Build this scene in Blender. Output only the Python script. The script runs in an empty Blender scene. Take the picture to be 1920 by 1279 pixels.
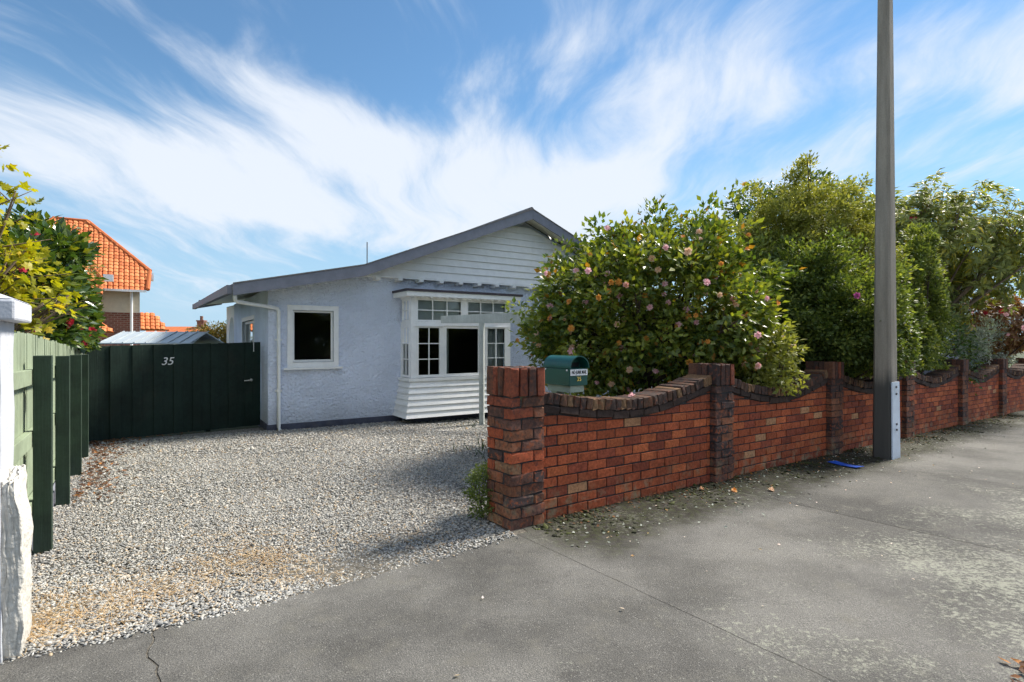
import bpy, bmesh, math, random
import numpy as np
from mathutils import Vector, Matrix

scene = bpy.context.scene
col = scene.collection
R = math.radians
EYE = 1.5
SL = 0.0238                      # the section falls gently away from the street

# ------------------------------------------------------------------ camera
cam_d = bpy.data.cameras.new('camera')
cam = bpy.data.objects.new('camera', cam_d)
col.objects.link(cam)
cam.location = (0, 0, EYE)
cam.rotation_euler = (R(90), 0, 0)
cam_d.sensor_width = 36
cam_d.lens = 36 * 1009 / 1920
cam_d.clip_start = 0.05
cam_d.clip_end = 5000
scene.camera = cam

# ------------------------------------------------------------------ light
SUN_AZ = R(56)                    # to the right of the view direction
SUN_EL = R(47)
to_sun = Vector((math.sin(SUN_AZ) * math.cos(SUN_EL), math.cos(SUN_AZ) * math.cos(SUN_EL), math.sin(SUN_EL)))
sun_d = bpy.data.lights.new('sun', 'SUN')
sun_d.energy = 1.5
sun_d.angle = R(13)
sun_d.color = (1.0, 0.93, 0.82)
sun = bpy.data.objects.new('sun', sun_d)
col.objects.link(sun)
sun.rotation_euler = (-to_sun).to_track_quat('-Z', 'Y').to_euler()
sun.location = (4, 10, 12)

scene.view_settings.view_transform = 'Standard'
scene.view_settings.look = 'None'
scene.view_settings.gamma = 1
scene.view_settings.exposure = 2.42
scene.cycles.max_bounces = 5
scene.cycles.diffuse_bounces = 3
scene.cycles.glossy_bounces = 3
scene.cycles.transmission_bounces = 4
scene.cycles.transparent_max_bounces = 8
scene.cycles.use_adaptive_sampling = True
scene.cycles.adaptive_threshold = 0.03


# ------------------------------------------------------------------ node helper
class NT:
    def __init__(self, tree):
        self.t = tree
        self.n = tree.nodes
        self.l = tree.links

    def add(self, typ, ins=None, **props):
        nd = self.n.new(typ)
        for k, v in props.items():
            setattr(nd, k, v)
        for k, v in (ins or {}).items():
            self.set(nd, k, v)
        return nd

    def set(self, nd, k, v):
        s = nd.inputs[k]
        if isinstance(v, bpy.types.NodeSocket):
            self.l.new(v, s)
        elif isinstance(v, bpy.types.Node):
            self.l.new(v.outputs[0], s)
        else:
            s.default_value = v

    def math(self, op, a, b=0.0, c=0.0, clamp=False):
        return self.add('ShaderNodeMath', {0: a, 1: b, 2: c}, operation=op, use_clamp=clamp).outputs[0]

    def mapr(self, v, a, b, c=0.0, d=1.0, smooth=True):
        nd = self.add('ShaderNodeMapRange', {0: v, 1: a, 2: b, 3: c, 4: d})
        nd.interpolation_type = 'SMOOTHSTEP' if smooth else 'LINEAR'
        return nd.outputs[0]

    def mix(self, f, a, b, blend='MIX'):
        nd = self.add('ShaderNodeMix', data_type='RGBA', blend_type=blend)
        self.set(nd, 0, f)
        self.set(nd, 6, a)
        self.set(nd, 7, b)
        return nd.outputs[2]

    def noise(self, vec, scale, detail=4, rough=0.55, dist=0.0):
        nd = self.add('ShaderNodeTexNoise', {'Scale': scale, 'Detail': detail, 'Roughness': rough, 'Distortion': dist})
        if vec is not None:
            self.set(nd, 'Vector', vec)
        return nd.outputs[0]

    def voro(self, vec, scale, feature='F1', out='Distance', rnd=1.0):
        nd = self.add('ShaderNodeTexVoronoi', {'Scale': scale, 'Randomness': rnd}, feature=feature)
        if vec is not None:
            self.set(nd, 'Vector', vec)
        return nd.outputs[out]

    def ramp(self, f, stops, interp='LINEAR'):
        nd = self.add('ShaderNodeValToRGB')
        cr = nd.color_ramp
        cr.interpolation = interp
        while len(cr.elements) < len(stops):
            cr.elements.new(0.5)
        for e, (p, c) in zip(cr.elements, stops):
            e.position = p
            e.color = (c[0], c[1], c[2], 1)
        self.set(nd, 0, f)
        return nd.outputs[0]


def c4(r, g=None, b=None):
    if g is None:
        return (r, r, r, 1)
    return (r, g, b, 1)


# ------------------------------------------------------------------ sky
world = bpy.data.worlds.new('World')
scene.world = world
world.use_nodes = True
world.cycles.sampling_method = 'MANUAL'
world.cycles.sample_map_resolution = 512
N = NT(world.node_tree)
N.n.clear()
sky = N.add('ShaderNodeTexSky')
sky.sky_type = 'NISHITA'
sky.sun_disc = False
sky.sun_elevation = SUN_EL
sky.sun_rotation = SUN_AZ
sky.air_density = 1.0
sky.dust_density = 0.0
sky.ozone_density = 4.0
gen = N.add('ShaderNodeTexCoord').outputs['Generated']
sep = N.add('ShaderNodeSeparateXYZ', {0: gen})
zc = N.math('ADD', N.math('MAXIMUM', sep.outputs[2], 0.0), 0.14)
px = N.math('DIVIDE', sep.outputs[0], zc)
py = N.math('DIVIDE', sep.outputs[1], zc)
P = N.add('ShaderNodeCombineXYZ', {0: px, 1: py, 2: 0.0}).outputs[0]


def sky_plane(u, v):
    d = Vector(((u - 960) / 1009, 1, (639.5 - v) / 1009)).normalized()
    return d.x / (max(d.z, 0) + .14), d.y / (max(d.z, 0) + .14)


# slow warp, then streaks pulled out along the wind
warp = N.add('ShaderNodeTexNoise', {'Vector': P, 'Scale': 0.8, 'Detail': 2.0, 'Roughness': 0.5})
wv = N.add('ShaderNodeVectorMath', {0: warp.outputs['Color'], 1: (0.5, 0.5, 0.5)}, operation='SUBTRACT').outputs[0]
wv = N.add('ShaderNodeVectorMath', {0: wv, 'Scale': 0.85}, operation='SCALE').outputs[0]
PW = N.add('ShaderNodeVectorMath', {0: P, 1: wv}, operation='ADD').outputs[0]
pws = N.add('ShaderNodeSeparateXYZ', {0: PW})
m1 = N.add('ShaderNodeMapping', {'Vector': PW, 'Rotation': (0, 0, R(22)), 'Scale': (2.6, 0.7, 1), 'Location': (3.1, 1.7, 0)}).outputs[0]
st1 = N.noise(m1, 1.5, 8, 0.60)
m2 = N.add('ShaderNodeMapping', {'Vector': PW, 'Rotation': (0, 0, R(-52)), 'Scale': (3.0, 0.7, 1), 'Location': (7.7, 2.3, 0)}).outputs[0]
st2 = N.noise(m2, 1.5, 7, 0.60)
low = N.noise(P, 0.6, 2, 0.5)
cover = N.mapr(low, 0.3, 0.75, 0.10, 0.40)


def bank(u0, v0, u1, v1, half, amp):
    """A bank of cirrus lying between two points of the cloud sheet."""
    a = Vector(sky_plane(u0, v0))
    b = Vector(sky_plane(u1, v1))
    d = b - a
    L = d.length
    d = d / L
    rx = N.math('SUBTRACT', pws.outputs[0], a.x)
    ry = N.math('SUBTRACT', pws.outputs[1], a.y)
    t = N.math('ADD', N.math('MULTIPLY', rx, d.x), N.math('MULTIPLY', ry, d.y))
    tc = N.math('MINIMUM', N.math('MAXIMUM', t, 0.0), L)
    ex = N.math('SUBTRACT', rx, N.math('MULTIPLY', tc, d.x))
    ey = N.math('SUBTRACT', ry, N.math('MULTIPLY', tc, d.y))
    dd = N.math('SQRT', N.math('ADD', N.math('MULTIPLY', ex, ex), N.math('MULTIPLY', ey, ey)))
    return N.mapr(dd, 0.0, half, amp, 0.0)


BANKS = [(-60, 215, 480, 395, 0.50, 0.42), (380, 370, 960, 430, 1.15, 0.66), (430, 90, 760, 290, 0.26, 0.30),
         (560, 250, 1040, 330, 0.50, 0.34), (1180, 180, 1920, 60, 0.40, 0.40), (900, 100, 1180, 10, 0.20, 0.2),
         (1200, 330, 2000, 290, 0.75, 0.30), (230, 500, 420, 560, 0.8, 0.2)]
cover = N.math('ADD', cover, N.mapr(sep.outputs[1], 0.45, 0.0, 0.0, 0.36))   # cirrus added out of view to brighten the shade, as much as in view
for b in BANKS:
    cover = N.math('ADD', cover, bank(*b))
streak = N.math('ADD', N.math('MULTIPLY', st1, 0.62), N.math('MULTIPLY', st2, 0.38))
dens = N.math('ADD', N.math('MULTIPLY', N.math('SUBTRACT', streak, 0.5), 2.6), cover)
cl = N.mapr(dens, 0.16, 1.02, 0.0, 1.0)
cl = N.math('MULTIPLY', cl, N.mapr(sep.outputs[2], 0.0, 0.13, 0.1, 0.95))
hz = N.mapr(sep.outputs[2], -0.02, 0.42, 0.92, 0.0)      # more air low down
SKY_STR = 0.05
skyc = N.mix(1.0, sky.outputs[0], (0.50, 0.60, 0.59, 1), 'MULTIPLY')
skyc = N.mix(hz, skyc, (1.75, 2.55, 3.35, 1))
bg1 = N.add('ShaderNodeBackground', {'Color': skyc, 'Strength': SKY_STR})
bg2 = N.add('ShaderNodeBackground', {'Color': (0.82, 0.88, 0.97, 1), 'Strength': 0.198})
mixw = N.add('ShaderNodeMixShader', {0: cl, 1: bg1.outputs[0], 2: bg2.outputs[0]})
N.add('ShaderNodeOutputWorld', {0: mixw.outputs[0]})


# ================================================================== helpers
def gz(x, y):
    """Height of the ground."""
    return -SL * max(-40.0, min(y, 40.0))


class MB:
    """Collects shapes that are built as ONE mesh."""

    def __init__(self):
        self.v = []
        self.f = []
        self.mi = []
        self.cur = 0

    def add(self, vs, fs):
        o = len(self.v)
        self.v += [tuple(p) for p in vs]
        self.f += [tuple(o + i for i in q) for q in fs]
        self.mi += [self.cur] * len(fs)
        return self

    def box(self, x0, x1, y0, y1, z0, z1):
        vs = [(x0, y0, z0), (x1, y0, z0), (x1, y1, z0), (x0, y1, z0), (x0, y0, z1), (x1, y0, z1), (x1, y1, z1), (x0, y1, z1)]
        return self.hexa(vs)

    def hexa(self, vs):
        return self.add(vs, [(0, 3, 2, 1), (4, 5, 6, 7), (0, 1, 5, 4), (1, 2, 6, 5), (2, 3, 7, 6), (3, 0, 4, 7)])

    def prism(self, pts, axis, a, b):
        """Polygon pts (two coordinates) pulled along 'x', 'y' or 'z' from a to b."""
        n = len(pts)

        def mk(p, q):
            if axis == 'y':
                return (p[0], q, p[1])
            if axis == 'x':
                return (q, p[0], p[1])
            return (p[0], p[1], q)
        vs = [mk(p, a) for p in pts] + [mk(p, b) for p in pts]
        fs = [tuple(range(n))[::-1], tuple(range(n, 2 * n))]
        fs += [(i, (i + 1) % n, n + (i + 1) % n, n + i) for i in range(n)]
        return self.add(vs, fs)

    def tube(self, pts, rad, n=8, cap=True):
        pts = [Vector(p) for p in pts]
        if not hasattr(rad, '__len__'):
            rad = [rad] * len(pts)
        up = Vector((0.12, 0.31, 0.94)).normalized()
        vs = []
        for i, p in enumerate(pts):
            d = (pts[min(i + 1, len(pts) - 1)] - pts[max(i - 1, 0)]).normalized()
            a = d.cross(up)
            if a.length < 0.05:
                a = d.cross(Vector((1, 0, 0)))
            a.normalize()
            b = d.cross(a)
            for k in range(n):
                t = 2 * math.pi * k / n
                vs.append(p + (a * math.cos(t) + b * math.sin(t)) * rad[i])
        fs = []
        for i in range(len(pts) - 1):
            for k in range(n):
                k2 = (k + 1) % n
                fs.append((i * n + k, i * n + k2, (i + 1) * n + k2, (i + 1) * n + k))
        if cap:
            fs.append(tuple(range(n)))
            fs.append(tuple(range((len(pts) - 1) * n, len(pts) * n))[::-1])
        return self.add(vs, fs)

    def mesh(self, name, mats, smooth=False):
        me = bpy.data.meshes.new(name)
        me.from_pydata(self.v, [], self.f)
        if not isinstance(mats, (list, tuple)):
            mats = [mats]
        for m in mats:
            me.materials.append(m)
        if len(mats) > 1:
            me.polygons.foreach_set('material_index', self.mi)
        bm = bmesh.new()
        bm.from_mesh(me)
        bmesh.ops.recalc_face_normals(bm, faces=bm.faces[:])
        bm.to_mesh(me)
        bm.free()
        if smooth:
            me.polygons.foreach_set('use_smooth', [True] * len(me.polygons))
        return me

    def build(self, name, mats, parent=None, smooth=False, bevel=0.0):
        o = bpy.data.objects.new(name, self.mesh(name, mats, smooth))
        col.objects.link(o)
        o.parent = parent
        if bevel:
            md = o.modifiers.new('bevel', 'BEVEL')
            md.width = bevel
            md.segments = 2
            md.limit_method = 'ANGLE'
        return o


def link(name, me, parent=None, M=None):
    o = bpy.data.objects.new(name, me)
    col.objects.link(o)
    o.parent = parent
    if M is not None:
        o.matrix_local = M
    return o


def empty(name, loc, rz=0.0):
    o = bpy.data.objects.new(name, None)
    o.empty_display_size = 0.2
    col.objects.link(o)
    o.location = loc
    o.rotation_euler = (0, 0, rz)
    return o


def tag(o, label=None, cat=None, group=None, kind=None):
    if label:
        o['label'] = label
    if cat:
        o['category'] = cat
    if group:
        o['group'] = group
    if kind:
        o['kind'] = kind
    return o


def text_mesh(name, s, size, mat, shear=0.0, depth=0.002, offset=0.0, space=1.0):
    cu = bpy.data.curves.new(name, 'FONT')
    cu.body = s
    cu.size = size
    cu.shear = shear
    cu.extrude = depth
    cu.offset = offset
    cu.space_character = space
    cu.align_x = 'CENTER'
    cu.align_y = 'CENTER'
    tmp = bpy.data.objects.new(name, cu)
    col.objects.link(tmp)
    bpy.context.view_layer.update()
    me = bpy.data.meshes.new_from_object(tmp.evaluated_get(bpy.context.evaluated_depsgraph_get()))
    bpy.data.objects.remove(tmp)
    me.materials.clear()
    me.materials.append(mat)
    me.name = name
    return me


# ================================================================== materials
MATS = {}


def new_mat(name):
    m = bpy.data.materials.new(name)
    m.use_nodes = True
    t = NT(m.node_tree)
    t.n.clear()
    MATS[name] = m
    return m, t


def finish(t, bsdf, disp=None):
    ins = {0: bsdf}
    o = t.add('ShaderNodeOutputMaterial', ins)
    return o


def bump(t, h, strength=0.5, dist=0.01, normal=None):
    nd = t.add('ShaderNodeBump', {'Height': h, 'Strength': strength, 'Distance': dist})
    if normal is not None:
        t.set(nd, 'Normal', normal)
    return nd.outputs[0]


def obj_co(t):
    return t.add('ShaderNodeTexCoord').outputs['Object']


def world_co(t):
    return t.add('ShaderNodeNewGeometry').outputs['Position']


def paint(name, colr, rough=0.5, var=0.12, grain=None, bumps=0.15, dirt=None, scale=6.0, spec=0.4):
    """Painted or bare surface with uneven tone, fine grain and a little dirt."""
    m, t = new_mat(name)
    P_ = world_co(t)
    n1 = t.noise(P_, scale, 5, 0.6)
    n2 = t.noise(P_, scale * 9, 3, 0.6)
    f = t.math('ADD', t.math('MULTIPLY', n1, 0.7), t.math('MULTIPLY', n2, 0.3))
    k = t.mapr(f, 0.3, 0.7, 1 - var, 1 + var)
    c = t.mix(1.0, c4(*colr), t.add('ShaderNodeCombineColor', {0: k, 1: k, 2: k}).outputs[0], 'MULTIPLY')
    if dirt:
        nd = t.noise(P_, scale * 0.6, 6, 0.65)
        c = t.mix(t.mapr(nd, 0.52, 0.75, 0, dirt[3]), c, c4(*dirt[:3]))
    h = n2
    if grain:
        mp = t.add('ShaderNodeMapping', {'Vector': obj_co(t), 'Scale': grain}).outputs[0]
        h = t.noise(mp, 1.0, 4, 0.6)
        c = t.mix(t.mapr(h, 0.35, 0.75, 0, 0.35), c, t.mix(1.0, c, c4(0.6), 'MULTIPLY'))
    b = t.add('ShaderNodeBsdfPrincipled', {'Base Color': c, 'Roughness': rough, 'Specular IOR Level': spec,
                                           'Normal': bump(t, h, bumps, 0.01)})
    finish(t, b.outputs[0])
    return m


white_paint = paint('white_paint', (0.87, 0.87, 0.86), 0.45, 0.05, dirt=(0.5, 0.5, 0.5, 0.15))
cream_soffit = paint('soffit_paint', (0.78, 0.77, 0.72), 0.6, 0.08, dirt=(0.4, 0.37, 0.3, 0.3))
purple_paint = paint('purple_grey_paint', (0.20, 0.205, 0.245), 0.5, 0.12)
plinth_paint = paint('plinth_paint', (0.07, 0.075, 0.11), 0.7, 0.3, dirt=(0.12, 0.11, 0.09, 0.5))
dark_flash = paint('dark_flashing', (0.05, 0.04, 0.05), 0.5, 0.15)
roof_sheet = paint('roof_sheet', (0.20, 0.18, 0.17), 0.6, 0.2)
grey_timber = paint('grey_timber', (0.47, 0.50, 0.48), 0.7, 0.14, grain=(60, 60, 2.5), bumps=0.3)
fence_green = paint('fence_green', (0.27, 0.325, 0.22), 0.75, 0.16, grain=(45, 45, 2.0), bumps=0.35,
                    dirt=(0.12, 0.14, 0.09, 0.5), scale=3.5)
post_green = paint('post_green', (0.024, 0.046, 0.030), 0.7, 0.25, grain=(40, 40, 2.0), bumps=0.3)
gate_green = paint('gate_green', (0.012, 0.026, 0.020), 0.62, 0.35, grain=(50, 50, 1.6), bumps=0.3,
                   dirt=(0.04, 0.04, 0.03, 0.35), scale=2.0, spec=0.25)
box_green = paint('letterbox_green', (0.006, 0.072, 0.058), 0.32, 0.1, dirt=(0.05, 0.08, 0.07, 0.25), spec=0.5, bumps=0.03)
pale_green_wood = paint('pale_green_wood', (0.30, 0.37, 0.30), 0.75, 0.18, grain=(40, 4, 40))
sign_white = paint('sign_white', (0.82, 0.82, 0.82), 0.35, 0.03, bumps=0.02)
black_ink = paint('black_ink', (0.012, 0.012, 0.014), 0.5, 0.02, bumps=0.0)
brass = paint('brass_number', (0.75, 0.55, 0.12), 0.35, 0.05, bumps=0.0)
metal_pale = paint('galvanised_guard', (0.60, 0.68, 0.80), 0.35, 0.10, dirt=(0.32, 0.34, 0.36, 0.5), scale=5)
metal_dark = paint('dark_metal', (0.08, 0.08, 0.09), 0.4, 0.1)
metal_light = paint('brushed_metal', (0.62, 0.62, 0.60), 0.25, 0.05)
blind_cloth = paint('blind_cloth', (0.52, 0.54, 0.54), 0.9, 0.05)
curtain_cloth = paint('curtain_cloth', (0.42, 0.44, 0.45), 0.95, 0.1)
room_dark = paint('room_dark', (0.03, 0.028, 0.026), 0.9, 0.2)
cream_render = paint('cream_render', (0.56, 0.49, 0.38), 0.9, 0.08, bumps=0.3)
shed_metal = paint('shed_metal', (0.42, 0.47, 0.50), 0.4, 0.08)
shed_grey = paint('shed_grey', (0.25, 0.26, 0.31), 0.7, 0.1)
blue_plate = paint('blue_plate', (0.012, 0.09, 0.52), 0.5, 0.25, dirt=(0.08, 0.10, 0.16, 0.5), scale=14)
bark = paint('bark', (0.085, 0.06, 0.045), 0.9, 0.35, grain=(30, 30, 5), bumps=0.7, scale=9)
bark_pale = paint('bark_pale', (0.19, 0.14, 0.10), 0.9, 0.3, grain=(30, 30, 5), bumps=0.6, scale=9)
soil = paint('soil', (0.035, 0.028, 0.02), 0.95, 0.4, bumps=0.8, scale=7)


grit = paint('joint_grit', (0.15, 0.135, 0.11), 0.95, 0.6, bumps=0.8, scale=40)


def glass_mat():
    m, t = new_mat('window_glass')
    fr = t.add('ShaderNodeFresnel', {'IOR': 1.5}).outputs[0]
    fac = t.math('MULTIPLY', fr, 1.0, clamp=True)
    wob = t.noise(world_co(t), 3.0, 2, 0.5)
    gl = t.add('ShaderNodeBsdfGlossy', {'Color': c4(0.95), 'Roughness': 0.015, 'Normal': bump(t, wob, 0.06, 0.05)})
    tr = t.add('ShaderNodeBsdfTransparent', {'Color': c4(0.80, 0.85, 0.83)})
    mx = t.add('ShaderNodeMixShader', {0: fac, 1: tr.outputs[0], 2: gl.outputs[0]})
    finish(t, mx.outputs[0])
    return m


glass = glass_mat()


def stucco_mat(name, colr, scale=26.0, strength=1.0):
    m, t = new_mat(name)
    P_ = world_co(t)
    n1 = t.noise(P_, scale, 3, 0.6, 0.6)
    n2 = t.voro(P_, scale * 1.15, 'SMOOTH_F1')
    h = t.math('ADD', t.math('MULTIPLY', n1, 1.0), t.math('MULTIPLY', n2, 0.8))
    tone = t.noise(P_, 1.3, 4, 0.6)
    k = t.mapr(tone, 0.3, 0.7, 0.93, 1.06)
    c = t.mix(1.0, c4(*colr), t.add('ShaderNodeCombineColor', {0: k, 1: k, 2: k}).outputs[0], 'MULTIPLY')
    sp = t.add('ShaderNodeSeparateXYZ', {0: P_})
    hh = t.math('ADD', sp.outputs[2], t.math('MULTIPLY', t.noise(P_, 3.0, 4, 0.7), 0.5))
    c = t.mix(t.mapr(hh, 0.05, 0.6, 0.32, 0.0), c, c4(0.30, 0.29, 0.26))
    mp = t.add('ShaderNodeMapping', {'Vector': P_, 'Scale': (5, 5, 0.45)}).outputs[0]
    c = t.mix(t.mapr(t.noise(mp, 1.0, 4, 0.6), 0.56, 0.75, 0, 0.16), c, c4(0.34, 0.35, 0.37))
    b = t.add('ShaderNodeBsdfPrincipled', {'Base Color': c, 'Roughness': 0.75, 'Specular IOR Level': 0.3,
                                           'Normal': bump(t, h, strength, 0.035)})
    finish(t, b.outputs[0])
    return m


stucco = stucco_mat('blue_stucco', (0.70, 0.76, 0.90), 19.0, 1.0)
white_render = stucco_mat('white_render', (0.50, 0.52, 0.57), 60.0, 0.10)
rough_render = stucco_mat('rough_white_render', (0.60, 0.58, 0.53), 30.0, 0.35)


def brick_mat(name, src):
    """Brick: its own colour comes from the object (single bricks) or from an attribute (joined bricks)."""
    m, t = new_mat(name)
    if src == 'object':
        oi = t.add('ShaderNodeObjectInfo')
        base = oi.outputs['Color']
        alpha = oi.outputs['Alpha']
        off = oi.outputs['Random']
    else:
        an = t.add('ShaderNodeAttribute', attribute_name='tint')
        base = an.outputs['Color']
        alpha = an.outputs['Alpha']
        off = t.math('MULTIPLY', t.add('ShaderNodeSeparateColor', {0: base}).outputs[0], 7.0)
    P_ = world_co(t)
    n1 = t.noise(P_, 34, 5, 0.65)
    n2 = t.noise(P_, 150, 3, 0.6)
    n3 = t.noise(P_, 9, 5, 0.7)
    k = t.mapr(n1, 0.25, 0.75, 0.62, 1.32)
    c = t.mix(1.0, base, t.add('ShaderNodeCombineColor', {0: k, 1: k, 2: k}).outputs[0], 'MULTIPLY')
    c = t.mix(t.mapr(n3, 0.56, 0.8, 0, 0.6), c, c4(0.035, 0.026, 0.028))
    c = t.mix(t.mapr(n2, 0.66, 0.80, 0, 0.5), c, c4(0.42, 0.30, 0.20))
    var = t.math('SUBTRACT', 1.0, alpha)                        # clinker bricks are blotched, the panel bricks are even
    nv = t.noise(P_, 21, 4, 0.65)
    c = t.mix(t.math('MULTIPLY', var, t.mapr(nv, 0.53, 0.62, 0, 0.75)), c, c4(0.33, 0.095, 0.042))
    c = t.mix(t.math('MULTIPLY', var, t.mapr(nv, 0.46, 0.38, 0, 0.55)), c, c4(0.05, 0.036, 0.036))
    n5 = t.noise(P_, 2.2, 5, 0.7)
    c = t.mix(t.mapr(n5, 0.5, 0.72, 0, 0.45), c, t.mix(1.0, c, c4(0.45, 0.42, 0.42), 'MULTIPLY'))
    # lichen and moss low on the wall
    sp = t.add('ShaderNodeSeparateXYZ', {0: P_})
    hg = t.math('ADD', sp.outputs[2], t.math('MULTIPLY', sp.outputs[1], SL))
    lowm = t.mapr(hg, 0.02, 0.40, 1.0, 0.0)
    c = t.mix(t.mapr(t.math('ADD', hg, t.math('MULTIPLY', n3, 0.35)), 0.98, 1.25, 0, 0.5), c, c4(0.04, 0.028, 0.026))
    n4 = t.noise(P_, 6.5, 6, 0.7)
    mm = t.math('MULTIPLY', lowm, t.mapr(n4, 0.47, 0.66, 0, 0.75))
    c = t.mix(mm, c, t.mix(t.noise(P_, 30, 2), c4(0.10, 0.10, 0.02), c4(0.36, 0.36, 0.27)))
    h = t.math('ADD', n1, t.math('MULTIPLY', n2, 0.4))
    b = t.add('ShaderNodeBsdfPrincipled', {'Base Color': c, 'Roughness': 0.86, 'Specular IOR Level': 0.25,
                                           'Normal': bump(t, h, 0.7, 0.006)})
    finish(t, b.outputs[0])
    return m


brick_one = brick_mat('brick_single', 'object')
brick_many = brick_mat('brick_joined', 'attr')


def mortar_mat():
    m, t = new_mat('dark_mortar')
    P_ = world_co(t)
    n = t.noise(P_, 40, 5, 0.65)
    n4 = t.noise(P_, 5, 5, 0.65)
    c = t.ramp(n, [(0.3, (0.018, 0.017, 0.018)), (0.6, (0.045, 0.042, 0.043)), (0.85, (0.12, 0.11, 0.10))])
    c = t.mix(t.mapr(n4, 0.60, 0.75, 0, 0.6), c, c4(0.16, 0.17, 0.07))
    b = t.add('ShaderNodeBsdfPrincipled', {'Base Color': c, 'Roughness': 0.95, 'Normal': bump(t, n, 0.8, 0.01)})
    finish(t, b.outputs[0])
    return m


mortar = mortar_mat()


def concrete_pole_mat():
    m, t = new_mat('pole_concrete')
    P_ = world_co(t)
    mp = t.add('ShaderNodeMapping', {'Vector': P_, 'Scale': (9, 9, 0.9)}).outputs[0]
    n = t.noise(mp, 1.0, 6, 0.6)
    n2 = t.noise(P_, 90, 3, 0.6)
    sp = t.add('ShaderNodeSeparateXYZ', {0: P_})
    c = t.ramp(n, [(0.3, (0.24, 0.205, 0.165)), (0.7, (0.44, 0.38, 0.31))])
    # weather-darkened foot
    ed = t.math('ADD', sp.outputs[2], t.math('MULTIPLY', n, 0.5))
    c = t.mix(t.mapr(ed, 1.05, 1.4, 0.88, 0.0), c, c4(0.055, 0.055, 0.052))
    c = t.mix(t.mapr(n2, 0.3, 0.7, 0.25, 0), c, c4(0.06))
    b = t.add('ShaderNodeBsdfPrincipled', {'Base Color': c, 'Roughness': 0.85, 'Normal': bump(t, n2, 0.5, 0.006)})
    finish(t, b.outputs[0])
    return m


pole_concrete = concrete_pole_mat()


# street frame: s runs along the brick wall, r runs out to the street
AW = R(35.4)
EX = Vector((math.cos(AW), math.sin(AW), 0))
EY = Vector((-math.sin(AW), math.cos(AW), 0))      # into the garden
O = Vector((-0.013, 4.545, 0))


def sw(s, r, z=0.0, ground=True):
    """Street frame to world."""
    p = O + EX * s - EY * r
    return Vector((p.x, p.y, z + (gz(p.x, p.y) if ground else 0)))


def street_nodes(t):
    P_ = world_co(t)
    sp = t.add('ShaderNodeSeparateXYZ', {0: P_})
    dx = t.math('SUBTRACT', sp.outputs[0], O.x)
    dy = t.math('SUBTRACT', sp.outputs[1], O.y)
    s = t.math('ADD', t.math('MULTIPLY', dx, EX.x), t.math('MULTIPLY', dy, EX.y))
    r = t.math('MULTIPLY', t.math('ADD', t.math('MULTIPLY', dx, EY.x), t.math('MULTIPLY', dy, EY.y)), -1.0)
    return P_, s, r


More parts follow.
